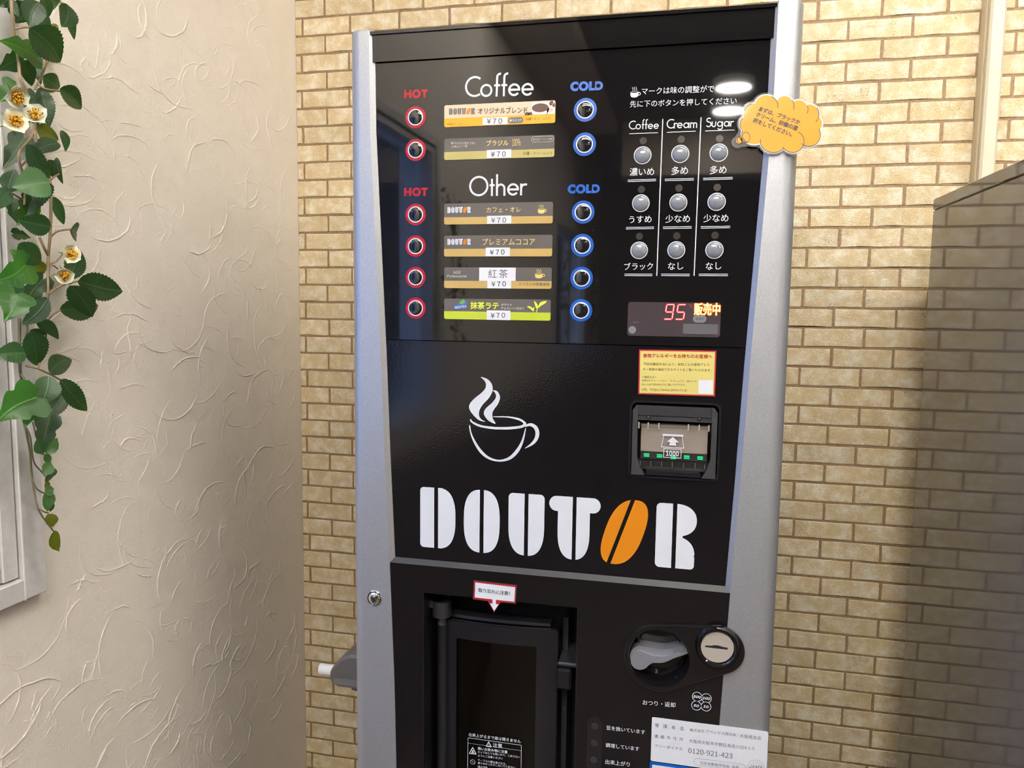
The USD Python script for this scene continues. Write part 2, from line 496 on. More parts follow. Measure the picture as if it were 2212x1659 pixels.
def pane(name, tint, rough, haze=0.0):
    """See-through sheet: plain transparency with a mirror share by Fresnel, the same from both faces; haze adds a milky share."""
    M(name, {'t': ('transparent_bsdf', {'color': tint}), 'd': ('diffuse_bsdf', {'color': (.8, .8, .8)}), 'x0': ('mix_closure', {'fac': haze}), 'g': ('glossy_bsdf', {'color': (1, 1, 1), 'roughness': rough}),
             'geo': ('geometry', {}), 'i': ('mix_float', {'a': 1.5, 'b': 1 / 1.5}), 'f': ('fresnel', {}), 'x': ('mix_closure', {})},
      [('geo.backfacing', 'i.fac'), ('i.result', 'f.IOR'), ('t.BSDF', 'x0.closure1'), ('d.BSDF', 'x0.closure2'), ('f.fac', 'x.fac'), ('x0.closure', 'x.closure1'), ('g.BSDF', 'x.closure2')], 'x.closure')


pane('clear', (.96, .96, .95), .04)
pane('laminate', (.97, .97, .97), .06, .05)
pane('smoked', (.32, .32, .34), .03)
pane('window_glass', (.96, .97, .98), .0)
plain('cloud_yellow', srgb(212, 140, 8), .35, coat_weight=.6, coat_roughness=.06)


def glow(name, color, strength):
    return M(name, {'e': ('emission', {'color': color, 'strength': strength})}, [], 'e.emission')


glow('glow_red', (1.0, .05, .07), 1.0)
glow('glow_hot', (1.0, .62, .50), 1.6)
glow('glow_rim', (1.0, .22, .01), .9)
glow('glow_yellow', (1.0, .86, .30), 2.2)
glow('glow_green', (.03, .95, .30), 1.1)
glow('lamp_light', (1.0, .95, .86), LAMP_GLOW)
glow('tube_light', (1.0, .95, .86), TUBE_GLOW)
plain('cabinet_grey', srgb(99, 97, 97), .045, ior=1.75)
plain('cabinet_dark', (.03, .03, .03), .5)
plain('duct_cream', srgb(200, 192, 172), .4)
plain('duct_beige', srgb(196, 184, 158), .4)
M('frame_grey', {'g': ('geometry', {}), 'n': ('noise_texture', {'scale': 90.0, 'detail': 3.0}), 'r': ('rgb_ramp', {'ramp': [(.3, srgb(194, 191, 191)), (.7, srgb(204, 201, 200))]}),
                 'bp': ('bump', {'strength': .06, 'distance': .001}), 'p': ('principled_bsdf', {'roughness': .42})},
  [('g.position', 'n.vector'), ('n.fac', 'r.fac'), ('r.color', 'p.base_color'), ('n.fac', 'bp.height'), ('bp.normal', 'p.normal')])
plain('frame_dark', (.10, .095, .10), .6)
plain('caulk', srgb(226, 224, 220), .5)
M('floor_wood', {'g': ('geometry', {}), 'mp': ('mapping', {'scale': (9.0, 1.2, 1.0)}), 'n': ('noise_texture', {'scale': 6.0, 'detail': 6.0, 'distortion': .6}),
                 'r': ('rgb_ramp', {'ramp': [(.3, (.075, .055, .042)), (.7, (.13, .095, .07))]}), 'p': ('principled_bsdf', {'roughness': .4})},
  [('g.position', 'mp.vector'), ('mp.vector', 'n.vector'), ('n.fac', 'r.fac'), ('r.color', 'p.base_color')])
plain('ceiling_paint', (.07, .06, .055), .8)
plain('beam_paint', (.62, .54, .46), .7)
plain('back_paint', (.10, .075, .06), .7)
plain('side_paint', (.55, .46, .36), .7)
plain('pavement', (.50, .49, .48), .9)
plain('facade', (.60, .60, .60), .9)
plain('hedge', (.03, .035, .04), .9)
plain('fixture_white', (.75, .75, .74), .4)


def leaf_look(name, dark, light, vein, gloss=.38, trans=(.10, .30, .04)):
    M(name, {'uv': ('uvmap', {'attribute': 'st'}), 's': ('separate_xyz', {}), 'ab': ('math', {'math_type': 'absolute'}), 'k': ('math', {'math_type': 'multiply_add', 'value2': -.32}),
             'm': ('math', {'math_type': 'multiply', 'value2': 44.0}), 'sn': ('math', {'math_type': 'sine'}), 'vr': ('rgb_ramp', {'ramp': [(.0, (0, 0, 0)), (.965, (0, 0, 0)), (1.0, (.30, .30, .30))]}),
             'mr': ('rgb_ramp', {'ramp': [(0, (.8, .8, .8)), (.010, (.7, .7, .7)), (.024, (0, 0, 0))]}), 'mxv': ('math', {'math_type': 'maximum'}),
             'g': ('geometry', {}), 'n': ('noise_texture', {'scale': 38.0, 'detail': 5.0}), 'r': ('rgb_ramp', {'ramp': [(.3, dark), (.72, light)]}), 'mx': ('mix_color', {'b': vein}),
             'bp': ('bump', {'strength': .3, 'distance': .0015, 'invert': True}), 'p': ('principled_bsdf', {'roughness': gloss}), 'tl': ('translucent_bsdf', {'color': trans}), 'x': ('mix_closure', {'fac': .28})},
      [('uv.UV', 's.vector'), ('s.y', 'ab.value1'), ('ab.value', 'k.value1'), ('s.x', 'k.value3'), ('k.value', 'm.value1'), ('m.value', 'sn.value1'), ('sn.value', 'vr.fac'), ('ab.value', 'mr.fac'),
       ('vr.color', 'mxv.value1'), ('mr.color', 'mxv.value2'), ('g.position', 'n.vector'), ('n.fac', 'r.fac'), ('r.color', 'mx.a'), ('mxv.value', 'mx.fac'), ('mx.result', 'p.base_color'),
       ('mxv.value', 'bp.height'), ('bp.normal', 'p.normal'), ('p.BSDF', 'x.closure1'), ('tl.BSDF', 'x.closure2')], 'x.closure')


leaf_look('leaf_deep', (0.0055, 0.0164, 0.0076), (0.0153, 0.036, 0.0164), (0.0663, 0.1127, 0.0464))
leaf_look('leaf_mid', (0.0125, 0.0374, 0.0112), (0.0312, 0.0749, 0.0281), (0.1061, 0.1724, 0.0663))
leaf_look('leaf_grey', (0.0218, 0.0406, 0.0281), (0.0468, 0.0718, 0.053), (0.1061, 0.1459, 0.0928))
leaf_look('leaf_ivy', (0.0112, 0.0406, 0.0062), (0.0281, 0.0842, 0.0125), (0.0928, 0.1989, 0.0398), trans=(.16, .55, .03))
leaf_look('leaf_olive', (.075, .10, .008), (.14, .16, .018), (.22, .26, .05), trans=(.3, .4, .02))
leaf_look('leaf_mint', (0.0437, 0.1061, 0.0374), (0.0874, 0.1685, 0.0686), (0.1326, 0.2387, 0.1061))
plain('stem_tan', srgb(140, 118, 88), .55)
plain('stem_green', srgb(96, 88, 58), .55)
plain('petal', srgb(238, 234, 208), .5, subsurface_weight=.15, subsurface_scale=.004)
plain('stamen_yellow', srgb(222, 168, 28), .5)
plain('sepal_green', srgb(70, 100, 50), .5)
plain('anther_brown', srgb(110, 62, 20), .6)

# ================================================================== the room
T = 0.12
obj('floor', bx(-T, ROOM_X + T, ROOM_Y - T, T, -.1, 0), LOOK['floor_wood'], kind='structure')
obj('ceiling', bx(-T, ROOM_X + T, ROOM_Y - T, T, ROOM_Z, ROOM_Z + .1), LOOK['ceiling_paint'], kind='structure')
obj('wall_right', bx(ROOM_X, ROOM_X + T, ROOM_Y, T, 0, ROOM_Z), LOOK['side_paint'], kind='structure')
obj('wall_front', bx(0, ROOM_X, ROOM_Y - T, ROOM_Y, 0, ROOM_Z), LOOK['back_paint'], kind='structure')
obj('trim_3', bx(0.0005, .34, -5.5, -1.0, 2.72, ROOM_Z), LOOK['beam_paint'], kind='structure')            # soffit along the window wall
obj('trim_1', bx(.38, ROOM_X, -5.8, -5.5, 2.42, ROOM_Z), LOOK['beam_paint'], kind='structure')      # beam across the room, seen in the black panel
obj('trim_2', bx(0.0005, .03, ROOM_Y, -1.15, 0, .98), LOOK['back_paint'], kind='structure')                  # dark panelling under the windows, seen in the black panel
obj('pavement', bx(-14, -T - .02, -16, 6, -.2, -.12), LOOK['pavement'], kind='structure')
obj('garden_wall', bx(-10, -T - .3, -12.2, -12, -.1, 5), LOOK['hedge'], kind='structure')
obj('opposite_facade', bx(-10.2, -10, -12, 6, -.1, 7), LOOK['facade'], kind='structure')      # house across the street, seen only mirrored

# --- left wall with two window openings
W1 = (-2.36, -.822, 1.088, 2.02)
W2 = (-6.4, -4.9, 1.088, 2.02)
wl = thing('wall_left', (0, -3.6, 0), kind='structure')
obj('wall_panel', join([bx(-T, 0, W1[1], 0, 0, ROOM_Z), bx(-T, 0, W1[0], W1[1], 0, W1[2]), bx(-T, 0, W1[0], W1[1], W1[3], ROOM_Z),
                        bx(-T, 0, W2[1], W1[0], 0, ROOM_Z), bx(-T, 0, W2[0], W2[1], 0, W2[2]), bx(-T, 0, W2[0], W2[1], W2[3], ROOM_Z), bx(-T, 0, ROOM_Y, W2[0], 0, ROOM_Z)]), LOOK['plaster'], wl)


def relief():
    """Raised trowel strokes of the plaster-look paper: thin curved ridges."""
    V, Fc, n = [], [], 0
    r = random.Random(5)
    for k in range(900):
        y, z = r.uniform(-.90, -.005), r.uniform(.55, 2.05)
        if y < -.74 and z > 1.03:
            continue
        big = r.random() < .52
        R = r.uniform(.035, .085) if big else r.uniform(.012, .045)
        span = r.uniform(.8, 2.3) if big else r.uniform(.5, 1.6)
        a0 = r.uniform(0, 2 * math.pi)
        sq = r.uniform(.6, 1.0)
        wd = r.uniform(.0007, .0015) if big else r.uniform(.0006, .0012)
        ht = r.uniform(.0010, .0019) if big else r.uniform(.0005, .0011)
        m = 18 if big else 9
        tt = np.linspace(0, 1, m)
        ang = a0 + span * tt
        wob = np.cumsum([r.gauss(0, .0010) for _ in tt])
        cy = y + (R + wob) * np.cos(ang); cz = z + sq * (R + wob) * np.sin(ang)
        ty, tz = np.gradient(cy), np.gradient(cz)
        l = np.hypot(ty, tz); ny, nz = -tz / l, ty / l
        if cy.max() > -.002:
            continue
        taper = np.clip(np.sin(np.pi * np.clip(tt, .02, .98)) * 1.7, .15, 1) * np.array([r.uniform(.75, 1.2) for _ in tt])
        skew = r.uniform(-.5, .5)
        for i in range(m):
            w = wd * taper[i]
            V += [(-.0003, cy[i] - ny[i] * w * 1.5, cz[i] - nz[i] * w * 1.5), (ht * taper[i], cy[i] + ny[i] * w * skew, cz[i] + nz[i] * w * skew), (-.0003, cy[i] + ny[i] * w * 1.5, cz[i] + nz[i] * w * 1.5)]
        for i in range(m - 1):
            a = n + 3 * i
            Fc += [(a, a + 3, a + 1), (a + 1, a + 3, a + 4), (a + 1, a + 4, a + 2), (a + 2, a + 4, a + 5)]
        n += 3 * m
    mesh = trimesh.Trimesh(np.array(V), np.array(Fc), process=False)
    # face outwards (+x)
    fn = np.cross(mesh.vertices[mesh.faces[:, 1]] - mesh.vertices[mesh.faces[:, 0]], mesh.vertices[mesh.faces[:, 2]] - mesh.vertices[mesh.faces[:, 0]])
    f = np.where((fn[:, 0] < 0)[:, None], mesh.faces[:, ::-1], mesh.faces)
    return trimesh.Trimesh(mesh.vertices, f, process=False)


obj('plaster_relief', relief(), LOOK['plaster'], wl, kind='stuff', smooth=True)

# --- brick wall: 40 mm courses, 117 mm bricks in running bond
wb = thing('wall_back', (ROOM_X / 2, 0, 0), kind='structure')
obj('mortar_bed', bx(-T, ROOM_X + T, 0, T, 0, ROOM_Z), LOOK['mortar'], wb)
BL, BH = .1166090315, .04
JX, JZ = .0052, .0046
seen, hidden = [], []
rb = random.Random(3)
for k in range(-9, 53):
    z1 = 2.115 - k * BH - JZ / 2 + rb.uniform(-.0004, .0004)
    z0 = 2.115 - (k + 1) * BH + JZ / 2 + rb.uniform(-.0004, .0004)
    if z0 < 0 or z1 > ROOM_Z:
        continue
    sh = .0155 + (0 if k % 2 == 0 else BL / 2) + rb.uniform(-.0025, .0025)
    for j in range(-1, 36):
        x0 = max(.0004, sh + j * BL + JX / 2 + rb.uniform(-.0006, .0006)); x1 = min(ROOM_X, sh + (j + 1) * BL - JX / 2 + rb.uniform(-.0006, .0006))
        if x1 - x0 < .006:
            continue
        q = rb.uniform(.0004, .0009)
        P = []
        for (a, b) in ((x0, z0), ((2 * x0 + x1) / 3, z0), ((x0 + 2 * x1) / 3, z0), (x1, z0), (x1, (z0 + z1) / 2), (x1, z1), ((x0 + 2 * x1) / 3, z1), ((2 * x0 + x1) / 3, z1), (x0, z1), (x0, (z0 + z1) / 2)):
            P.append((max(.0002, a + rb.uniform(-q, q) * .6), b + rb.uniform(-q, q)))
        P = np.array(P)
        c = P.mean(0)
        ins = np.minimum(1, np.abs(P - c) - .0012) * np.sign(P - c)
        V = np.vstack([np.c_[P[:, 0], np.full(10, .0002), P[:, 1]], np.c_[P[:, 0], np.full(10, -.0007), P[:, 1]], np.c_[c[0] + ins[:, 0], np.full(10, -.0016 + rb.uniform(-.0002, .0002)), c[1] + ins[:, 1]]])
        Fc = [(20, 20 + i, 21 + i) for i in range(1, 9)]
        for lay in (0, 10):
            for i in range(10):
                a, b = lay + i, lay + (i + 1) % 10
                Fc += [(a, b, b + 10), (a, b + 10, a + 10)]
        m = trimesh.Trimesh(V, np.array(Fc), process=False)
        u0, v0 = to_px((x0, 0, (z0 + z1) / 2)); u1, v1 = to_px((x1, 0, (z0 + z1) / 2))
        vis = (u1 > 600 and u0 < 2212 and -25 < v0 < 1690 and (u0 < 760 or u1 > 1655 or v0 < 95) and u0 < 2026 + 190 and not (u0 > 2026 and v0 > 470))
        (seen if vis else hidden).append(m)
for m in seen[:300]:
    obj('brick', m, LOOK['brick'], wb)
obj('brickwork', join(hidden + seen[300:]), LOOK['brick'], wb, kind='stuff')

# --- window in the left wall: grey casing, sash, shutter strip and glass
FG = LOOK['frame_grey']
w1 = thing('window_1', (0, (W1[0] + W1[1]) / 2, W1[2]), kind='structure')


def window(root, y0, y1, z0, z1, detail=True):
    cx = .020
    for a, b in ((y1, y1 + .037), (y0 - .037, y0)):
        obj('casing', rbox(-.02, cx, a, b, z0 - .028, z1 + .03, .0015), FG, root)
    obj('casing', rbox(-.02, cx, y0 + .0006, y1 - .0006, z0 - .028, z0 + .002, .0015), FG, root)
    obj('casing', rbox(-.02, cx, y0 + .0006, y1 - .0006, z1, z1 + .03, .0015), FG, root)
    obj('caulk_line', bx(.019, cx + .0004, y1 - .0012, y1 + .0008, z0 - .028, z1), LOOK['caulk'], root)
    for a, b in ((y1 - .027, y1 - .002), (y0 + .002, y0 + .027)):
        obj('sash_stile', rbox(-.03, .013, a, b, z0 + .004, z1 - .004, .0015), FG, root)
    obj('sash_rail', rbox(-.03, .011, y0 + .028, y1 - .028, z0 + .004, z0 + .026, .0015), FG, root)
    obj('sash_rail', rbox(-.03, .011, y0 + .028, y1 - .028, z1 - .026, z1 - .004, .0015), FG, root)
    for a, b, f_ in ((y1 - .066, y1 - .036, -.006), (y1 - .074, y1 - .067, .004), (y1 - .083, y1 - .0745, -.002), (y1 - .092, y1 - .084, .004)):
        obj('shutter_strip', rbox(-.04, f_, a, b, z0 + .0265, z1 - .0265, .001), FG, root)
    obj('recess', bx(-.05, -.028, y1 - .0365, y1 - .027, z0 + .0265, z1 - .0265), LOOK['frame_dark'], root)
    g0, g1 = y0 + .027, y1 - .0915
    obj('pane', bx(-.052, -.048, g0, g1, z0 + .026, z1 - .026), LOOK['window_glass'], root)
    mid = (g0 + g1) / 2
    obj('meeting_stile', rbox(-.06, -.02, mid - .022, mid + .022, z0 + .0265, z1 - .0265, .002), FG, root)


window(w1, *W1)
w2 = thing('window_2', (0, (W2[0] + W2[1]) / 2, W2[2]), kind='structure')
window(w2, *W2)

# --- ceiling lamps: round downlights
for i, (x, y) in enumerate(LAMPS):
    lt = thing('ceiling_lamp', (x, y, ROOM_Z), ['round ceiling downlight mirrored at the top right of the black panel', 'round ceiling downlight just behind the one mirrored in the panel',
               'round ceiling downlight in line with the left face of the grey cabinet'][i], 'ceiling lamp')
    obj('housing', trimesh.creation.annulus(r_min=.098, r_max=.118, height=.05, sections=40, transform=trimesh.transformations.translation_matrix([x, y, ROOM_Z - .0255])), LOOK['fixture_white'], lt, smooth=30)
    obj('lens', trimesh.creation.cylinder(.0975, .006, sections=40, transform=trimesh.transformations.translation_matrix([x, y, ROOM_Z - .043])), LOOK['lamp_light'], lt)

for i, (x, y) in enumerate(TUBES):
    lt = thing('tube_lamp', (x, y, ROOM_Z), ['twin tube ceiling lamp in front of the brick wall, above and right of the machine', 'twin tube ceiling lamp nearer the right wall', 'twin tube ceiling lamp nearest the window wall, front one of its pair', 'twin tube ceiling lamp nearest the window wall, rear one of its pair'][i], 'ceiling lamp')
    obj('tray', rbox(x - .64, x + .64, y - .11, y + .11, ROOM_Z - .035, ROOM_Z - .0005, .006), LOOK['fixture_white'], lt)
    for s in (-1, 1):
        obj('tube', tube([(x - .6, y + s * .055, ROOM_Z - .075), (x + .6, y + s * .055, ROOM_Z - .075)], .016, 12), LOOK['tube_light'], lt)
        for e in (-1, 1):
            obj('socket', rbox(x + e * .622 - .02, x + e * .622 + .02, y + s * .055 - .018, y + s * .055 + .018, ROOM_Z - .095, ROOM_Z - .034, .003), LOOK['fixture_white'], lt)

# --- cable duct on the brick wall
DX = 1.4127
cd = thing('cable_duct', (DX + .013, 0, 1.0), 'cream plastic cable duct running up the brick wall behind the grey cabinet', 'cable duct')
obj('duct_base', rbox(DX, DX + .030, -.030, -.0005, 0.02, ROOM_Z, .001), LOOK['duct_beige'], cd)
obj('duct_cover', rbox(DX + .0015, DX + .0285, -.050, -.0305, 0.02, ROOM_Z, .004), LOOK['duct_cream'], cd)

# --- grey cabinet at the right
CX, CY0, CY1, CZ = 1.31, -.16, -.92, 1.668
gc = thing('grey_cabinet', (CX + .3, (CY0 + CY1) / 2, 0), 'glossy dark grey steel cabinet mirroring the bricks, right of the coffee machine', 'cabinet')
obj('cabinet_body', rbox(CX, CX + .6, CY1, CY0, .03, CZ - .0205, .001), LOOK['cabinet_grey'], gc)
obj('lid', rbox(CX - .0006, CX + .6, CY1 - .001, CY0 + .0003, CZ - .0185, CZ, .001), LOOK['cabinet_grey'], gc)
obj('groove', bx(CX + .002, CX + .598, CY1 + .002, CY0 - .002, CZ - .022, CZ - .017), LOOK['cabinet_dark'], gc)
obj('plinth', bx(CX + .01, CX + .59, CY1 + .02, CY0 - .01, 0, .031), LOOK['cabinet_dark'], gc)

# ================================================================== the coffee machine
MX, MYB = .7328, -.36
PY, TY = -.700, -.706                      # recessed upper panels; front of trims and lower panel
vm = thing('vending_machine', (MX, MYB, 0), 'tall black coffee vending machine with silver side trims against the brick wall', 'vending machine')
HW_OUT = .2817
HW = [(0, .205), (.83, .2170), (.95, .2195), (1.12, .2258), (1.258, .2320), (1.40, .2372), (1.70, .2508), (1.826, .2518)]
hz, hwv = np.array(HW).T
hw = lambda z: float(np.interp(z, hz, hwv))
Z_SEAM, Z_LOW, Z_TOP, Z_HEAD, Z_HEAD_TOP = 1.4245, 1.1185, 1.8262, 1.7835, 1.8225
obj('cabinet_body', rbox(MX - .279, MX + .279, -.56, -.012, .03, 1.812, .004), LOOK['charcoal'], vm)
obj('plinth', bx(MX - .26, MX + .26, -.53, -.03, 0, .0305), LOOK['black_matte'], vm)


def trim(sgn):
    zs = sorted({.012, .40, .83, .95, 1.04, Z_LOW - .0002, Z_LOW + .0002, 1.19, 1.258, 1.33, 1.40, 1.5, 1.6, 1.70, 1.78, Z_TOP - .004, Z_TOP - .001, Z_TOP})
    rings = []
    for z in zs:
        e = {Z_TOP - .001: .0012, Z_TOP: .0035}.get(z, 0)
        xo, xi = HW_OUT - e, hw(z) + e
        yf = TY + e
        A = np.linspace(0, math.pi / 2, 9)
        R = .0165
        arc_ = [(xo - R + R * math.cos(a), yf + R - R * math.sin(a)) for a in A]
        if z > Z_LOW:
            inner = [(xi + .0004, yf), (xi, yf + .0004), (xi - .0058, PY - .0004 + e), (xi - .0058, -.561)]
        else:
            inner = [(xi + .0004, yf), (xi, yf + .0006), (xi, yf + .005), (xi, -.561)]
        rings.append([(MX + sgn * x, y, z) for x, y in [(xo, -.561)] + arc_ + inner])
    n = len(rings[0])
    v = np.array(rings).reshape(-1, 3)
    f = []
    for i in range(len(rings) - 1):
        for j in range(n):
            p, q = i * n + j, i * n + (j + 1) % n
            f += [(p, q, q + n), (p, q + n, p + n)]
    for b in (0, (len(rings) - 1) * n):
        f += [(b, b + j, b + j + 1) for j in range(1, n - 1)]
    m = trimesh.Trimesh(v, np.array(f), process=False)
    m.fix_normals()
    return m


for s in (-1, 1):
    obj('side_trim', trim(s), LOOK['silver'], vm, smooth=22)


def panel_shape(z0, z1, grow=-.0062):
    zz = [z0] + [z for z, _ in HW if z0 < z < z1] + [z1]
    return Polygon([(MX - hw(z) - grow, z) for z in zz] + [(MX + hw(z) + grow, z) for z in zz[::-1]])


obj('header_panel', join([slab(panel_shape(Z_HEAD + .0012, Z_HEAD_TOP, .0), -.565, PY - .003), slab(panel_shape(Z_HEAD_TOP - .004, Z_HEAD_TOP, -.001), PY - .003, PY - .0055)]), LOOK['black_gloss'], vm)
obj('upper_panel', slab(panel_shape(Z_SEAM + .0005, Z_HEAD), -.565, PY), LOOK['black_gloss'], vm)

# bill acceptor opening in the middle panel
BILL = [(310, 110), (1880, 158), (1850, 1512), (300, 1425)]
bq = np.array([f2('M', x, y, PY) for x, y in BILL])
bx0, bx1 = bq[[0, 3], 0].mean(), bq[[1, 2], 0].mean()
bz0, bz1 = bq[[2, 3], 1].mean(), bq[[0, 1], 1].mean()
bill_hole = rrect(bx0, bz0, bx1, bz1, .008)
obj('middle_panel', slab(panel_shape(Z_LOW + .006, Z_SEAM - .0005).difference(bill_hole), -.565, PY), LOOK['black_pebble'], vm)

# lower panel with the cup recess and the bowl of the return lever
cz = lambda y: f2('G', 1500, y, TY)[1]
rx0 = np.mean([f2('G', 878, 222, TY)[0], f2('G', 870, 1659, TY)[0]])
rx1 = np.mean([f2('G', 2147, 340, TY)[0], f2('G', 2132, 1659, TY)[0]])
rz1 = np.mean([f2('G', 878, 222, TY)[1], f2('G', 2147, 340, TY)[1]])
rz0 = .62
DIAL = f2('N', 935, 548, TY)
SLOT = f2('N', 1538, 470, TY)
lower = Polygon([(MX - hw(z) + .0003, z) for z in (.04, .83, .95, Z_LOW - .0002)] + [(MX + hw(z) - .0003, z) for z in (Z_LOW - .0002, .95, .83, .04)])
lower = lower.difference(rrect(rx0, rz0, rx1, rz1, .004)).difference(Point(DIAL).buffer(.0385, 32))
obj('lower_panel', slab(lower, -.565, TY), LOOK['black_gloss'], vm)
w0, w1_ = hw(Z_LOW), hw(Z_LOW + .0065) - .006
obj('chamfer_strip', trimesh.convex.convex_hull(np.array([(MX + s * a, y, z) for s in (-1, 1) for a, y, z in ((w0 - .0003, TY, Z_LOW), (w0 - .0003, -.69, Z_LOW), (w1_, PY, Z_LOW + .0065), (w1_, -.69, Z_LOW + .0065))])), LOOK['steel_edge'], vm)

# ---- big lettering and cup emblem on the middle panel
Yp = PY - .0003
zt = np.mean([f2('C', 400, 986, PY)[1], f2('E', 1200, 205, PY)[1]])
zb = np.mean([f2('C', 390, 1455, PY)[1], f2('E', 1200, 992, PY)[1]])
boxes = [('C', 317, 592, 1220), ('C', 656, 936, 1245), ('C', 1003, 1283, 1270), ('C', 1322, 1723, 1105), ('E', 388, 958, 560), ('E', 1057, 1556, 600)]
LOGO_W = []
for k, (c, xa, xb, ym) in enumerate(boxes):
    xa, xb = f2(c, xa, ym, PY)[0], f2(c, xb, ym, PY)[0]
    halves = LETTERS[k]
    a, b, c_, d = unary_union(halves).bounds
    sx, sz = (xb - xa) / (c_ - a), (zt - zb) / (d - b)
    over = .0012 if k in (1, 4) else 0
    LOGO_W.append((xa, xb))
    ls = group('logo_letter', vm)
    for h_ in halves:
        g = affinity.translate(affinity.scale(affinity.translate(h_, -a, -b), sx, sz * (1 + 2 * over / (zt - zb)), origin=(0, 0)), xa, zb - over)
        obj('letter_half', flat(g, Yp), LOOK['orange_print' if k == 4 else 'white_print'], ls)
    if k == 4:
        tag(stage.GetPrimAtPath(ls), 'slanted orange letter like a coffee bean')

CUP = {
    'steam': [[(788, 123), (840, 140), (872, 175), (881, 210), (876, 245), (848, 292), (805, 338), (778, 385), (776, 425), (792, 452), (825, 473), (770, 457), (718, 405), (698, 365), (705, 330), (740, 290), (790, 250), (822, 215), (829, 180), (815, 150)],
              [(880, 228), (912, 232), (932, 258), (938, 290), (922, 335), (895, 372), (879, 405), (882, 445), (903, 488), (850, 465), (818, 425), (813, 398), (828, 368), (870, 330), (900, 295), (907, 268), (897, 243)]],
    'rim': [[(895, 430), (1000, 430), (1090, 446), (1140, 480), (1133, 506), (1100, 522), (1000, 533), (880, 530), (775, 511), (718, 480), (704, 457), (712, 453), (730, 472), (800, 500), (900, 512), (1000, 512), (1080, 505), (1114, 495), (1117, 481), (1080, 460), (1000, 441), (895, 436)]],
    'bowl': [[(697, 502), (706, 560), (732, 632), (780, 710), (845, 762), (930, 783), (1015, 768), (1080, 712), (1120, 630), (1140, 530), (1133, 530), (1108, 612), (1070, 680), (1008, 745), (930, 768), (855, 746), (797, 695), (748, 625), (717, 560), (706, 505)]],
    'handle': [[(1138, 497), (1180, 483), (1226, 508), (1245, 560), (1230, 615), (1190, 655), (1130, 680), (1180, 638), (1208, 597), (1214, 555), (1200, 522), (1170, 506), (1137, 512)]]}
em = group('cup_emblem', vm)
for name, L in CUP.items():
    for pts in L:
        obj(name, flat(poly('C', pts, PY, 6), Yp), LOOK['white_print'], em)

# ---- headings on the upper panel
W_ = LOOK['white_print']


def head(shape, c, l, r, mat, tall=None, label=None, Y=Yp):
    return text(vm, shape, mat, c, l, r, Y, tall=tall, label=label, name='heading')


head(geo('Coffee', .102), 'A', (958, 262), (1822, 238), W_)
head(geo('Other', .102), 'A', (1010, 1520), (1742, 1503), W_)
for y_, y2 in ((368, 363), (1600, 1597)):
    head(fat('HOT'), 'A', (191, y_), (489, y2), LOOK['red_print'], .0115)
head(fat('COLD'), 'P', (115, 133), (370, 126), LOOK['blue_print'], .0115)
head(fat('COLD'), 'P', (94, 932), (345, 929), LOOK['blue_print'], .0115)
for t_, x0, x1, y0, y1 in (('Coffee', 572, 806, 430, 424), ('Cream', 866, 1105, 424, 418), ('Sugar', 1174, 1390, 417, 412)):
    head(geo(t_, .115), 'P', (x0, y0 + (8 if t_ == 'Sugar' else 0)), (x1, y1 + (8 if t_ == 'Sugar' else 0)), W_)
text(vm, 'マークは味の調整ができます', W_, 'P', (672, 170), (1413, 143), Yp, bold=.006)
text(vm, '先に下のボタンを押してください', W_, 'P', (580, 270), (1412, 243), Yp, bold=.006)
for t_, x0, x1, y0 in (('濃いめ', 578, 768, 797), ('多め', 903, 1032, 788), ('多め', 1203, 1332, 782), ('うすめ', 573, 748, 1168), ('少なめ', 856, 1047, 1163), ('少なめ', 1152, 1347, 1158),
                       ('ブラック', 535, 760, 1534), ('なし', 876, 995, 1532), ('なし', 1170, 1292, 1531)):
    text(vm, t_, W_, 'P', (x0, y0 + 2), (x1, y0 - 3), Yp, bold=.008)


def cup_icon(c, x0, y0, x1, y1, Y, fill=True, sx=1.0):
    """A small steaming cup: body, handle and three wisps."""
    a, b = f2(c, x0, y1, Y), f2(c, x1, y0, Y)
    w, h = b[0] - a[0], b[1] - a[1]
    body = unary_union([superellipse(.74, .62, 2.6).intersection(box(-1, -1, 2, .36)), box(0, .30, .74, .50)])
    body = affinity.translate(body, 0, 0)
    handle = affinity.translate(ring(0, 0, .10, .17), .78, .34).difference(box(-1, -1, .70, 2))
    top = affinity.scale(Point(.37, .50).buffer(.37, 24), 1, .28)
    if not fill:
        body = body.union(top).difference(affinity.scale(Point(.37, .51).buffer(.31, 24), 1, .24))
    else:
        body = body.union(top).difference(affinity.scale(Point(.37, .51).buffer(.33, 24), 1, .16))
    steam = [LineString([(x + .04 * math.sin(t * 6), .66 + t * .34) for t in np.linspace(0, 1, 10)]).buffer(.022, 4) for x in (.2, .37, .54)]
    s = unary_union([body, handle] + steam)
    p, q, r, t = s.bounds
    s = affinity.scale(affinity.translate(s, -p, -q), w / (r - p), h / (t - q), origin=(0, 0))
    return affinity.translate(s, a[0], a[1])


obj('cup_mark', flat(cup_icon('P', 583, 133, 666, 220, Yp), Yp), W_, vm)


def line(c, a, b, w, Y):
    return LineString([f2(c, *a, Y), f2(c, *b, Y)]).buffer(w / 2, cap_style='flat')


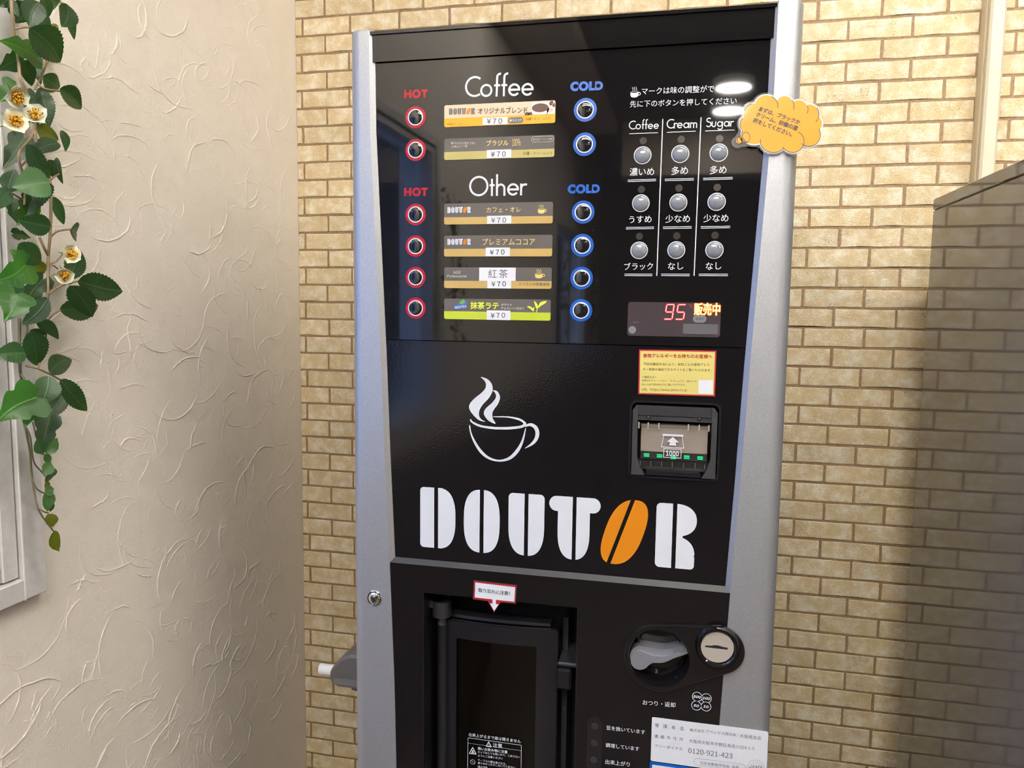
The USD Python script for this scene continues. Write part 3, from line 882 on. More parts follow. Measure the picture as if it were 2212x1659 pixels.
rules = [line('P', (836, 385), (789, 1608), .0013, Yp), line('P', (1134, 373), (1080, 1608), .0013, Yp)]
for (x0, x1, y0, y1) in ((575, 798, 501, 493), (868, 1093, 490, 481), (1166, 1396, 479, 472)):
    rules.append(line('P', (x0, y0), (x1, y1), .0009, Yp))
for (x0, x1, y0, y1) in ((563, 783, 862, 855), (852, 1078, 855, 849), (1150, 1380, 848, 841), (549, 768, 1231, 1228), (837, 1061, 1228, 1224), (1132, 1361, 1225, 1221), (537, 754, 1594, 1595), (823, 1045, 1594, 1595), (1115, 1343, 1594, 1595)):
    for d in (0, 12):
        rules.append(line('P', (x0, y0 + d), (x1, y1 + d), .0009, Yp))
for r_ in rules:
    obj('rule', flat(r_, Yp), W_, vm)


# ---- push buttons
def button(x, z, r_out, ring_mat, lens_mat, name, label=None, white=.0014, bulge=.0009):
    b = obj(name, lathe_y([(r_out * .64, PY + .002), (r_out * .64, PY - .0012), (r_out * .60, PY - .0012 - bulge * .25), (r_out * .48, PY - .0012 - bulge * .6), (r_out * .30, PY - .0012 - bulge * .88), (.0001, PY - .0012 - bulge)], x, z, 40), lens_mat, vm, label=label, smooth=40)
    ri = r_out * .64 + .0001
    obj('rim', slab(ring(x, z, ri, ri + white), PY + .001, PY - .0011), W_, b)
    if ring_mat:
        obj('ring', slab(ring(x, z, ri + white, r_out), PY + .001, PY - .0006), ring_mat, b)


HOTX, COLDX = .5424, .7633
for za, zb_ in zip((1.7143, 1.6722, 1.5898, 1.5484, 1.5078, 1.4676), (1.7126, 1.6719, 1.5891, 1.5485, 1.5076, 1.4669)):
    button(HOTX, (za + zb_) / 2, .0140, LOOK['red_print'], LOOK['button_black'], 'order_button')
    button(COLDX, (za + zb_) / 2, .0142, LOOK['blue_print'], LOOK['button_black'], 'order_button')
for col in (((679, 670), (665, 1043), (652, 1410)), ((972, 660), (957, 1038), (941, 1408)), ((1272, 650), (1255, 1032), (1238, 1407))):
    for x, y in col:
        q = f2('P', x, y, PY)
        b = obj('taste_button', lathe_y([(.0095, PY + .002), (.0095, PY - .0010), (.0088, PY - .0022), (.0066, PY - .0034), (.0036, PY - .0041), (.0001, PY - .0043)], *q, 40), LOOK['button_grey'], vm, smooth=40)
        obj('rim', slab(ring(*q, .0096, .0107), PY + .001, PY - .0013), W_, b)
for x, y in ((684, 557), (669, 935), (654, 1300), (979, 545), (962, 925), (945, 1297), (1278, 540), (1260, 920), (1243, 1293)):
    obj('indicator', flat(Point(f2('P', x, y, PY)).buffer(.0044, 16), Yp), LOOK['lamp_dim'], vm)


# ---- drink plates
def small_logo(parent, c, l, r, Y, mat, bean_mat, tall):
    L, R = np.array(f2(c, *l, Y)), np.array(f2(c, *r, Y))
    x0, x1 = LOGO_W[0][0], LOGO_W[-1][1]
    s = (R[0] - L[0]) / (x1 - x0)
    for part in (0, 1):
        out = []
        for k, (a, b) in enumerate(LOGO_W):
            if (k == 4) != bool(part):
                continue
            for h_ in LETTERS[k]:
                u = unary_union(LETTERS[k]).bounds
                g = affinity.scale(affinity.translate(h_, -u[0], -u[1]), (b - a) * s / (u[2] - u[0]), tall / (u[3] - u[1]), origin=(0, 0))
                t = ((a - x0) * s) / (R[0] - L[0])
                out.append(affinity.translate(g, L[0] + (a - x0) * s, L[1] + (R[1] - L[1]) * t - tall / 2))
        obj('logo', flat(unary_union(out), Y), bean_mat if part else mat, parent)


PLATE_Y = PY - .0012


def plate(c, corners, split, base, band):
    q = [f2(c, x, y, PLATE_Y) for x, y in corners]
    x0, x1 = (q[0][0] + q[3][0]) / 2, (q[1][0] + q[2][0]) / 2
    z1, z0 = (q[0][1] + q[1][1]) / 2, (q[2][1] + q[3][1]) / 2
    shape = rrect(x0, z0, x1, z1, .0024)
    p = obj('menu_plate', slab(shape, PY + .0005, PLATE_Y), LOOK[base], vm)
    zs = z1 + (z0 - z1) * split
    obj('colour_band', flat(shape.intersection(box(x0 - 1, z0 - 1, x1 + 1, zs)), PLATE_Y - .0002), LOOK[band], p)
    return p, (x0, x1, z0, z1), zs


Yq = PLATE_Y - .0004


def price(p, c, x0, y0, x1, y1, tx0, tx1, ty):
    a, b = f2(c, x0, y1, PLATE_Y), f2(c, x1, y0, PLATE_Y)
    obj('price_tag', slab(rrect(a[0], a[1], b[0], b[1], .0006), PLATE_Y, PLATE_Y - .0006), LOOK['white_paper'], p)
    text(p, '¥70', LOOK['ink_grey'], c, (tx0, ty), (tx1, ty - 2), PLATE_Y - .0008, spacing=.16, bold=.012, font='cjk', tall=.0066)


p, R_, zs = plate('A', ((697, 505), (2095, 450), (2090, 735), (697, 782)), .60, 'plate_cream', 'plate_orange')
small_logo(p, 'A', (757, 587), (1080, 583), Yq, LOOK['ink_grey'], LOOK['orange_print'], .0077)
text(p, 'オリジナルブレンド', LOOK['ink_brown'], 'A', (1122, 578), (1742, 566), Yq, bold=.012, tall=.0078)
cup = superellipse(1, 1.1, 3).intersection(box(-1, -1, 2, 1))
a, b = f2('A', 1788, 632, Yq), f2('A', 2018, 470, Yq)
cup = affinity.translate(affinity.scale(cup, b[0] - a[0], b[1] - a[1], origin=(0, 0)), a[0], a[1])
plate_box = box(R_[0], zs, R_[1], R_[3])
cup2 = affinity.scale(Point((a[0] + b[0]) / 2, (a[1] + b[1]) / 2 + .0018).buffer(1, 32), (b[0] - a[0]) / 2, .0064)
obj('cup_picture', flat(unary_union([cup, cup2]).intersection(plate_box), Yq), LOOK['cup_print'], p)
obj('coffee_picture', flat(affinity.scale(Point(f2('A', 1903, 540, Yq)).buffer(1, 32), .0106, .0053).intersection(plate_box), Yq - .0002), LOOK['coffee_print'], p)
hd = unary_union([affinity.scale(Point(f2('A', 2060, 580, Yq)).buffer(1, 24), .0075, .0055)]).intersection(box(R_[0], zs, R_[1] - .0008, R_[3]))
obj('handle_picture', flat(hd.difference(affinity.scale(hd, .55, .5)), Yq), LOOK['cup_print'], p)
for x, y, an in ((2042, 480, 60), (2085, 505, 30), (1738, 618, 10), (1775, 622, 40)):
    e = affinity.rotate(affinity.scale(Point(f2('A', x, y, Yq)).buffer(1, 16), .0030, .0022), an).intersection(box(R_[0], zs, R_[1] - .0006, R_[3] - .0006))
    if not e.is_empty:
        obj('bean_picture', flat(e, Yq - .0001), LOOK['coffee_print'], p)
price(p, 'A', 1180, 655, 1492, 760, 1232, 1425, 708)
pill = LineString([f2('A', 1535, 700, Yq), f2('A', 1655, 694, Yq)]).buffer(.0036, 8)
obj('badge', flat(pill, Yq), LOOK['ink_grey'], p)
text(p, '香りとコク', LOOK['white_print'], 'A', (1516, 701), (1674, 693), Yq - .0002, bold=.02)
text(p, '砂糖・クリーム入り', LOOK['ink_brown'], 'A', (1722, 682), (2028, 672), Yq)
text(p, '※写真はイメージです。', LOOK['ink_brown'], 'A', (730, 748), (935, 745), Yq)

p, R_, zs = plate('A', ((697, 928), (2085, 882), (2080, 1160), (697, 1197)), .625, 'plate_grey', 'plate_khaki')
text(p, '軽やかな口当たりの、', LOOK['pale_ink'], 'A', (780, 985), (1090, 983), Yq)
text(p, '心地よい一杯', LOOK['pale_ink'], 'A', (784, 1027), (988, 1023), Yq)
text(p, 'ブラジル', LOOK['gold_ink'], 'A', (1226, 985), (1503, 978), Yq, bold=.02)
text(p, '100%', LOOK['gold_ink'], 'A', (1550, 977), (1657, 972), Yq, tall=.0088)
text(p, '希少豆ピーベリー使用', LOOK['pale_ink'], 'A', (1812, 938), (2050, 932), Yq)
fr = LineString([f2('A', 1825, 938, Yq), f2('A', 2037, 931, Yq)])
obj('badge', flat(fr.buffer(.0035, 8).difference(fr.buffer(.0031, 8)), Yq), LOOK['pale_ink'], p)
price(p, 'A', 1232, 1063, 1540, 1176, 1283, 1470, 1122)
text(p, '砂糖・クリーム入り', LOOK['ink_brown'], 'A', (1688, 1115), (2050, 1109), Yq)

p, R_, zs = plate('B', ((583, 290), (1730, 275), (1727, 500), (583, 513)), .655, 'plate_grey', 'plate_gold')
small_logo(p, 'B', (618, 361), (862, 357), Yq, LOOK['white_print'], LOOK['orange_print'], .0078)
text(p, 'カフェ・オレ', LOOK['gold_ink'], 'B', (1028, 358), (1390, 352), Yq, bold=.006)
obj('cup_picture', flat(cup_icon('B', 1570, 302, 1665, 398, Yq), Yq), LOOK['gold_ink'], p)
price(p, 'B', 1035, 418, 1293, 506, 1078, 1236, 467)

p, R_, zs = plate('B', ((583, 628), (1725, 622), (1720, 848), (583, 850)), .635, 'plate_grey', 'plate_gold')
small_logo(p, 'B', (618, 696), (862, 694), Yq, LOOK['white_print'], LOOK['orange_print'], .0078)
text(p, 'プレミアムココア', LOOK['gold_ink'], 'B', (985, 695), (1540, 692), Yq, bold=.006, tall=.0084)
price(p, 'B', 1020, 755, 1277, 847, 1065, 1220, 804)

p, R_, zs = plate('B', ((583, 963), (1718, 967), (1713, 1190), (583, 1182)), .645, 'plate_grey', 'plate_gold')
text(p, 'AGF', LOOK['pale_ink'], 'B', (680, 1016), (760, 1016), Yq, font='sans')
text(p, 'Professional', LOOK['pale_ink'], 'B', (610, 1056), (820, 1055), Yq, font='sans', slant=.25)
a, b = f2('B', 952, 1106, PLATE_Y), f2('B', 1338, 966, PLATE_Y)
obj('name_tag', slab(box(a[0], a[1], b[0], b[1]), PLATE_Y, PLATE_Y - .0006), LOOK['white_paper'], p)
text(p, '紅茶', LOOK['ink_grey'], 'B', (1048, 1031), (1252, 1031), PLATE_Y - .0008, spacing=.18)
obj('cup_picture', flat(cup_icon('B', 1540, 983, 1646, 1080, Yq), Yq), LOOK['gold_ink'], p)
price(p, 'B', 1038, 1107, 1290, 1185, 1080, 1235, 1139)
text(p, 'スリランカ茶葉使用', LOOK['ink_brown'], 'B', (1368, 1140), (1690, 1142), Yq)

p, R_, zs = plate('B', ((583, 1292), (1707, 1303), (1703, 1527), (583, 1507)), .615, 'plate_grey', 'plate_lime')
obj('emblem', flat(poly('B', [(690, 1365), (720, 1345), (825, 1318), (818, 1390), (770, 1398), (690, 1412)], Yq), Yq), LOOK['logo_blue'], p)
obj('emblem_leaf', flat(poly('B', [(742, 1340), (765, 1312), (795, 1303), (800, 1335), (770, 1352)], Yq - .0002, 4), Yq - .0002), LOOK['logo_green'], p)
text(p, 'NESTEA', LOOK['white_print'], 'B', (694, 1388), (818, 1373), Yq - .0004, font='sans', bold=.02)
text(p, '抹茶ラテ', LOOK['lime_ink'], 'B', (858, 1364), (1158, 1370), Yq, bold=.03)
text(p, 'ホワイト', LOOK['white_print'], 'B', (1184, 1357), (1296, 1359), Yq, bold=.01)
text(p, 'チョコレート仕立て', LOOK['white_print'], 'B', (1184, 1394), (1424, 1397), Yq, bold=.01)
tea = [[(1455, 1375), (1490, 1375), (1520, 1400), (1532, 1420), (1520, 1422), (1488, 1400)], [(1535, 1380), (1525, 1420), (1510, 1423), (1518, 1395)],
       [(1530, 1318), (1560, 1345), (1570, 1375), (1560, 1398), (1545, 1375)], [(1572, 1380), (1590, 1340), (1625, 1322), (1665, 1320), (1645, 1345), (1610, 1365), (1575, 1392)], [(1562, 1395), (1570, 1395), (1555, 1440), (1549, 1440)]]
obj('leaf_picture', flat(unary_union([poly('B', t, Yq, 3) for t in tea]), Yq), LOOK['lime_ink'], p)
price(p, 'B', 1032, 1420, 1283, 1516, 1073, 1226, 1470)

# ---- status display
a = [f2('D', *q, PY) for q in ((240, 148), (1580, 160), (1560, 655), (235, 632))]
dx0, dx1, dz0, dz1 = (a[0][0] + a[3][0]) / 2, (a[1][0] + a[2][0]) / 2, (a[2][1] + a[3][1]) / 2, (a[0][1] + a[1][1]) / 2
dp = obj('display', slab(rrect(dx0, dz0, dx1, dz1, .0034), PY + .0005, PY - .0004), LOOK['film_grey'], vm)
Yd = PY - .0006


def seg(c, pts):
    return poly(c, pts, Yd)


def seven(x0, y0, segs):
    """One slanted digit; (x0, y0) its lower left corner in the crop."""
    w, h, t, sl = 108, 215, 22, .15
    S = {'a': ((14, h), (w - 6, h)), 'g': ((14, h / 2), (w - 14, h / 2)), 'd': ((4, 6), (w - 16, 6)), 'f': ((2, h * .56), (2, h - 12)), 'b': ((w, h * .56), (w, h - 12)), 'e': ((0, 18), (0, h * .44)), 'c': ((w, 18), (w, h * .44))}
    out = []
    for k in segs:
        (ax, ay), (bx_, by) = S[k]
        q = LineString([(x0 + ax + sl * ay, y0 - ay), (x0 + bx_ + sl * by, y0 - by)])
        out.append([Polygon([f2('D', *p_, Yd) for p_ in q.buffer(g, 2).exterior.coords[:-1]]) for g in (16, 6)])
    return out


for s_ in seven(765, 400, 'abcdfg') + seven(928, 402, 'acdfg'):
    d = obj('digit_segment', flat(s_[0], Yd), LOOK['glow_red'], dp)
    obj('bright_core', flat(s_[1], Yd - .0001), LOOK['glow_hot'], d)
text(dp, '℃', LOOK['glow_red'], 'D', (1112, 206), (1172, 208), Yd)
sh = fit(words('販売中'), f2('D', 1195, 250, Yd), f2('D', 1562, 253, Yd), .0143)
obj('lit_sign', flat(sh.buffer(.0011, 3), Yd), LOOK['glow_rim'], dp)
obj('lit_lettering', flat(sh.buffer(.0003, 3), Yd - .0002), LOOK['glow_yellow'], dp)
pl_ = LineString([f2('D', 1228, 390, Yd), f2('D', 1312, 391, Yd)]).buffer(.0046, 8)
obj('badge', flat(pl_, Yd), LOOK['button_grey'], dp)
text(dp, '準備中', LOOK['ink'], 'D', (1210, 390), (1328, 391), Yd - .0002)
a, b = f2('D', 1030, 605, Yd), f2('D', 1535, 468, Yd)
obj('pale_field', flat(rrect(a[0], a[1], b[0], b[1], .0008), Yd), LOOK['film_light'], dp)
obj('sensor', flat(Point(f2('D', 304, 547, Yd)).buffer(.0047, 20), Yd), LOOK['button_grey'], dp)
obj('mark', flat(line('D', (315, 439), (400, 440), .0005, Yd), Yd), LOOK['button_grey'], dp)

# ---- bill acceptor
ba = group('bill_acceptor', vm)
tag(stage.GetPrimAtPath(ba), 'banknote slot with clear shutter and green lights')
obj('housing', slab(rrect(bx0, bz0, bx1, bz1, .008).difference(rrect(bx0 + .003, bz0 + .003, bx1 - .003, bz1 - .003, .007)), -.60, PY - .0012), LOOK['black_plastic'], ba)
obj('back', bx(bx0 + .001, bx1 - .001, -.64, -.59, bz0 + .001, bz1 - .001), LOOK['black_matte'], ba)
m = lambda x, y, Y=PY: f2('M', x, y, Y)
fx0, fx1 = m(362, 800)[0], m(1800, 800)[0]
fz1, fz0 = m(900, 212)[1], m(900, 1400)[1]
ix0, ix1 = m(452, 800)[0], m(1705, 800)[0]
post = lambda xa, xb: rrect(xa, fz0, xb, fz1, .003)
left = Polygon([(fx0, fz0), (ix0 + .010, fz0), (ix0 + .004, fz0 + .010), (ix0, fz0 + .024), (ix0, fz1), (fx0 + .004, fz1), (fx0, fz1 - .006)])
right = affinity.scale(left, -1, 1, origin=((fx0 + fx1) / 2, 0))
obj('side_post', slab(left, -.60, PY - .0045), LOOK['charcoal'], ba)
obj('side_post', slab(right, -.60, PY - .0045), LOOK['charcoal'], ba)
ht = m(1000, 470)[1]
hm = m(1000, 380)[1]
obj('top_bar', slab(box(ix0, hm, ix1, fz1), -.60, PY - .0035), LOOK['black_satin'], ba)
obj('top_bar', slab(box(ix0, ht, ix1, hm), -.60, PY - .0015), LOOK['charcoal'], ba)
for x, y in ((640, 398), (1510, 432)):
    c_ = m(x, y)
    obj('screw', lathe_y([(.0021, PY - .001), (.0021, PY - .0030), (.0012, PY - .0042), (.0001, PY - .0044)], *c_, 16), LOOK['charcoal'], ba, smooth=40)
# brown-grey back plate seen through the shutter
zsh = m(1000, 1010)[1]
obj('note_plate', slab(box(ix0 + .004, zsh, ix1 - .004, ht - .006), -.60, PY + .0025), plain('plate_taupe', srgb(160, 148, 140), .4), ba)
obj('light_bar', slab(box(ix0 + .004, m(1000, 1140)[1], ix1 - .004, zsh - .0002), -.60, PY + .003), LOOK['charcoal'], ba)
for x, y in ((605, 1045), (828, 1060), (1062, 1085), (1290, 1082), (1520, 1098)):
    for d in (-15, 18):
        c_ = m(x, y + d, PY + .004)
        obj('green_light', flat(rrect(c_[0] - .0035, c_[1] - .0009, c_[0] + .0035, c_[1] + .0009, .0006), PY + .0028), LOOK['glow_green'], ba)
sz0 = m(1000, 1150)[1]
obj('shutter', slab(rrect(ix0 + .0005, sz0, ix1 - .0005, ht - .004, .002), PY - .0010, PY - .0024), LOOK['clear'], ba)
obj('hinge_bar', tube([(ix0 + .0005, PY - .003, m(470, 540)[1] * .5 + m(1650, 575)[1] * .5), (ix1 - .0005, PY - .003, m(470, 540)[1] * .5 + m(1650, 575)[1] * .5)], .0030, 12), LOOK['clear'], ba)
for x in (480, 637, 817, 1320, 1503, 1668):
    xx = m(x, 555)[0]
    zz = (m(470, 540)[1] + m(1650, 575)[1]) / 2
    obj('hinge_rib', rbox(xx - .0008, xx + .0008, PY - .0068, PY - .0028, zz - .004, zz + .004, .0004), LOOK['plate_taupe'], ba)
Ys = PY - .0026
obj('note_outline', flat(unary_union([line('M', (885, 704), (1230, 722), .0018, Ys).buffer(.0003), line('M', (903, 715), (858, 910), .0007, Ys), line('M', (1212, 730), (1242, 932), .0007, Ys), line('M', (856, 910), (1244, 933), .0009, Ys)]), Ys), W_, ba)
obj('arrow', flat(poly('M', [(1055, 742), (1155, 835), (1105, 833), (1112, 893), (990, 884), (1008, 828), (955, 822)], Ys), Ys), W_, ba)
q = box(*m(890, 1092, Ys), *m(1202, 950, Ys))
obj('value_frame', flat(q.difference(q.buffer(-.0008)), Ys), W_, ba)
text(ba, '1000', W_, 'M', (936, 1018), (1158, 1030), Ys, font='sans', bold=.035, tall=.0066)
lip = m(1000, 1255)[1]
obj('lower_lip', rbox(ix0 + .003, ix1 - .003, PY - .004, PY - .0026, sz0 - .0008, sz0 + .0012, .0004), LOOK['clear'], ba)
obj('tray', slab(Polygon([(ix0 + .003, lip), (ix1 - .003, lip), (ix1 - .003, sz0 - .001), (ix0 + .003, sz0 - .001)]), PY - .0005, PY - .002), LOOK['clear'], ba)
obj('tray_back', bx(ix0 + .002, ix1 - .002, -.60, PY + .005, fz0 + .006, sz0 - .0015), LOOK['black_satin'], ba)
for x in (500, 680, 862, 1048, 1240, 1435, 1600):
    xx = m(x, 1200)[0]
    obj('tray_rib', rbox(xx - .0005, xx + .0005, PY - .0035, PY + .004, lip + .0005, sz0 - .0015, .0002), LOOK['grey_plastic'], ba)
obj('tray_edge', tube([(ix0 + .006, PY - .004, lip - .0005), (ix1 - .006, PY - .004, lip - .0005)], .0012, 10), LOOK['clear'], ba)
obj('bottom_bar', rbox(ix0 + .011, ix1 - .011, -.62, PY - .002, fz0 + .0002, fz0 + .0058, .001), LOOK['black_plastic'], ba)
for x, y in ((1005, 265), (1080, 267), (1110, 268), (1155, 268), (1005, 292), (1037, 294), (1078, 296), (1152, 297), (1037, 322), (1078, 324), (1108, 325)):
    obj('braille_dot', lathe_y([(.0007, PY - .0033), (.0005, PY - .0040), (.0001, PY - .0042)], *m(x, y), 8), LOOK['charcoal'], ba)

# ---- cup compartment
cd_ = group('cup_compartment', vm)
obj('liner', join([bx(rx0, rx0 + .002, -.565, TY + .0015, rz0, rz1), bx(rx1 - .002, rx1, -.565, TY + .0015, rz0, rz1), bx(rx0, rx1, -.565, TY + .0015, rz1 - .002, rz1)]), LOOK['black_plastic'], cd_)
obj('niche_back', bx(rx0, rx1, -.566, -.5605, rz0, rz1), LOOK['black_matte'], cd_)
g = lambda x, y, Y: f2('G', x, y, Y)
DY = -.668                                                       # front of the cup door
hx = (g(955, 350, -.672)[0] + g(1125, 350, -.672)[0]) / 2
hz1, hz0 = g(1040, 285, -.672)[1], g(1040, 412, -.672)[1]
obj('hinge_cap', trimesh.util.concatenate([trimesh.creation.cylinder(.0135, hz1 - hz0, sections=32, transform=trimesh.transformations.translation_matrix([hx, -.672, (hz0 + hz1) / 2])),
                                           bx(hx - .030, hx, -.680, -.62, hz1 - .010, hz1)]), LOOK['black_satin'], cd_)
obj('hinge_pin', trimesh.creation.cylinder(.006, .02, sections=20, transform=trimesh.transformations.translation_matrix([hx, -.672, hz0 - .006])), LOOK['charcoal'], cd_)
door_x0, door_x1 = g(1000, 900, DY)[0], g(1975, 900, DY)[0]
dz1_l, dz1_r = g(1050, 455, DY)[1], g(1960, 525, DY)[1]
dtop = (dz1_l + dz1_r) / 2
gx0, gx1 = g(1160, 900, DY)[0], g(1810, 900, DY)[0]
gz1 = (g(1165, 590, DY)[1] + g(1800, 655, DY)[1]) / 2
door_z0 = .66


def bowed(mesh, x0, x1, depth=.010):
    """The door leaf bulges towards the customer."""
    mesh = trimesh.Trimesh(*trimesh.remesh.subdivide_to_size(mesh.vertices, mesh.faces, .035), process=False)
    v = np.array(mesh.vertices)
    t = (v[:, 0] - (x0 + x1) / 2) / ((x1 - x0) / 2)
    v[:, 1] -= depth * (1 - t ** 2)
    return trimesh.Trimesh(v, mesh.faces, process=False)


dr = obj('cup_door', bowed(slab(rrect(door_x0, door_z0, door_x1, dtop, .004).difference(rrect(gx0, door_z0 + .03, gx1, gz1, .002)), DY + .010, DY + .002), door_x0, door_x1), LOOK['black_plastic'], cd_)
obj('door_window', bowed(slab(box(gx0 - .003, door_z0 + .027, gx1 + .003, gz1 + .003), DY + .009, DY + .006), door_x0, door_x1), LOOK['smoked'], dr)
obj('door_top', bowed(slab(box(door_x0 + .006, dtop + .0005, door_x1 - .012, dtop + .005), DY + .030, DY + .012), door_x0, door_x1, .006), LOOK['black_satin'], cd_)
obj('hinge_post', trimesh.creation.cylinder(.0075, dtop - door_z0 - .004, sections=24, transform=trimesh.transformations.translation_matrix([hx + .001, -.672, (dtop + door_z0) / 2 - .004])), LOOK['black_plastic'], dr)
k0, k1 = g(1975, 840, -.672), g(2095, 1025, -.672)
obj('door_catch', rbox(k0[0], k1[0], -.676, -.63, k1[1], k0[1], .003), LOOK['black_plastic'], cd_)
obj('catch_shelf', rbox(k0[0], rx1 - .002, -.67, -.60, k0[1] + .0005, k0[1] + .007, .002), LOOK['black_satin'], cd_)
obj('inner_post', bx(g(2030, 900, -.62)[0], g(2070, 900, -.62)[0], -.63, -.57, rz0, k0[1] + .055), LOOK['black_satin'], cd_)
# printed caution on the door window
Yc = DY - .0055
t_ = lambda s, l, r, **kw: text(dr, s, W_, 'T', l, r, Yc, **kw)
t_('出来上がるまで扉は開きません', (258, 290), (1145, 408), bold=.012)
fa, fb = f2('T', 238, 345, Yc), f2('T', 1160, 465, Yc)
fl, fr_ = f2('T', 238, 345, Yc)[0], f2('T', 1160, 465, Yc)[0]
ftop = (fa[1] + fb[1]) / 2
fbot = ftop - .0545
frame = rrect(fl, fbot, fr_, ftop, .002)
ln = ftop - (f2('T', 238, 345, Yc)[1] - f2('T', 238, 438, Yc)[1])
obj('frame_print', flat(frame.difference(frame.buffer(-.0007)).union(box(fl, ln - .0004, fr_, ln)), Yc), W_, dr)
t_('注意', (668, 470), (828, 485), bold=.012)
t_('熱いお飲み物に注意', (412, 525), (918, 590), bold=.02)
t_('カップはとても熱いので、こぼさない', (412, 585), (1130, 675), bold=.01)
t_('ようにご注意ください', (412, 645), (838, 700), bold=.01)
t_('テーブルに腰を掛けたり、', (412, 722), (900, 795), bold=.01)
t_('寄りかかったりしないでください', (412, 775), (1050, 855), bold=.01)
t_('（最大荷重', (405, 836), (575, 856), bold=.01)


def tri_sign(x, y, w, h):
    a_, b_, c_ = f2('T', x, y - h / 2, Yc), f2('T', x - w / 2, y + h / 2 - 6, Yc), f2('T', x + w / 2, y + h / 2 + 6, Yc)
    tr = Polygon([a_, b_, c_]).buffer(.0006, 4)
    return tr.difference(Polygon([a_, b_, c_]).buffer(-.0006)), np.mean([a_, b_, c_], 0)


s1, c1 = tri_sign(598, 455, 85, 80)
obj('warning_sign', flat(unary_union([s1, box(c1[0] - .0003, c1[1] - .0005, c1[0] + .0003, c1[1] + .0022), Point(c1[0], c1[1] - .0013).buffer(.0004, 6)]), Yc), W_, dr)
s1, c1 = tri_sign(325, 565, 115, 108)
obj('warning_sign', flat(unary_union([s1, box(c1[0] - .0022, c1[1] - .0022, c1[0] + .0022, c1[1] - .0012), Polygon([(c1[0] - .0013, c1[1] - .0008), (c1[0] + .0013, c1[1] - .0008), (c1[0] + .0009, c1[1] + .0022), (c1[0] - .0009, c1[1] + .0022)])]), Yc), W_, dr)
c1 = np.array(f2('T', 325, 758, Yc))
obj('prohibition_sign', flat(unary_union([ring(*c1, .0032, .0037), LineString([c1 + [-.0024, .0024], c1 + [.0024, -.0024]]).buffer(.00025)]), Yc), W_, dr)

# ---- coin unit
cu = group('coin_unit', vm)
CY_ = TY - .006
hullp = MultiPoint([DIAL, SLOT]).convex_hull
plate_ = Point(DIAL).buffer(.0432, 48).union(Point(SLOT).buffer(.0298, 48)).convex_hull
obj('plate', join([slab(plate_.difference(Point(DIAL).buffer(.0384, 48)), TY + .003, CY_ + .0015), slab(plate_.buffer(-.0012).difference(Point(DIAL).buffer(.0388, 48)), CY_ + .002, CY_)]), LOOK['black_gloss'], cu)
obj('plate_rim', slab(plate_.buffer(.0007).difference(plate_.buffer(-.0009)), TY + .002, CY_ + .0008), LOOK['black_plastic'], cu)
obj('bowl', lathe_y([(.0388, CY_), (.0376, CY_ + .002), (.0352, -.692), (.0330, -.684), (.0001, -.684)], *DIAL, 64), LOOK['black_gloss'], cu, smooth=30)
obj('inner_ring', lathe_y([(.0330, -.6842), (.0330, -.688), (.0300, -.690), (.0300, -.6842)], *DIAL, 64), LOOK['black_plastic'], cu, smooth=30)
for pts in ([(1195, 340), (1240, 425), (1180, 408)], [(1205, 728), (1240, 735), (1178, 800)], [(715, 290), (755, 290), (742, 410), (728, 400)]):
    obj('fin', slab(poly('N', pts, -.70), -.684, -.700), LOOK['black_plastic'], cu)
LV = [(755, 440), (700, 452), (662, 490), (648, 560), (660, 625), (700, 665), (755, 678), (805, 662), (840, 630), (880, 610), (985, 606), (1100, 558), (1228, 512), (1222, 448), (1170, 444), (1080, 458), (985, 474), (870, 462)]
lev = poly('N', LV, -.704, 4)
LT = [(755, 492), (705, 505), (668, 545), (656, 590), (668, 632), (705, 665), (755, 676), (802, 660), (838, 628), (880, 608), (985, 604), (1100, 556), (1226, 512), (1205, 505), (1080, 515), (985, 545), (870, 535)]
levt = poly('N', LT, -.708, 4)
lv = obj('return_lever', slab(lev, -.683, -.704), LOOK['lever_silver'], cu, label='silver coin return lever with raised dots')
obj('lever_face', slab(levt, -.7035, -.708), LOOK['lever_silver'], lv)
for x in (1080, 1112, 1145, 1178):
    q0, q1 = f2('N', x, 452, -.706), f2('N', x + 5, 506, -.706)
    obj('grip_ridge', rbox(q0[0] - .0006, q0[0] + .0006, -.7075, -.7035, q1[1], q0[1], .0003), LOOK['lever_silver'], lv)
for x, y in ((750, 522), (768, 524), (748, 540), (748, 558), (766, 560), (786, 565), (805, 548), (805, 568), (850, 540), (870, 542), (915, 550), (932, 552), (888, 580), (927, 586)):
    obj('braille_dot', lathe_y([(.0007, -.7078), (.0005, -.7086), (.0001, -.7088)], *f2('N', x, y, -.708), 8), LOOK['lever_silver'], lv)
for x, y in ((1240, 262), (1255, 245), (1278, 245), (1240, 280), (1278, 262), (1258, 280), (1335, 265), (1322, 292), (1340, 294)):
    obj('braille_dot', lathe_y([(.0007, CY_ + .0002), (.0005, CY_ - .0007), (.0001, CY_ - .0009)], *f2('N', x, y, CY_), 8), LOOK['black_plastic'], cu)
SC = f2('N', 1515, 448, CY_ - .004)
ck = obj('slot_collar', lathe_y([(.0275, CY_ + .001), (.0272, CY_ - .0020), (.0250, CY_ - .0060), (.0222, CY_ - .0066), (.0205, CY_ - .0052), (.0198, CY_ - .0030)], SC[0] + .0008, SC[1] - .0012, 64), LOOK['black_gloss'], cu, smooth=30)
slotp = poly('N', [(1398, 434), (1465, 436), (1485, 431), (1530, 434), (1560, 445), (1590, 452), (1622, 456), (1620, 479), (1480, 464), (1397, 453)], CY_ - .004)
obj('coin_disc', slab(Point(SC).buffer(.0203, 48).difference(slotp), CY_ + .001, CY_ - .0042), LOOK['brushed'], ck)
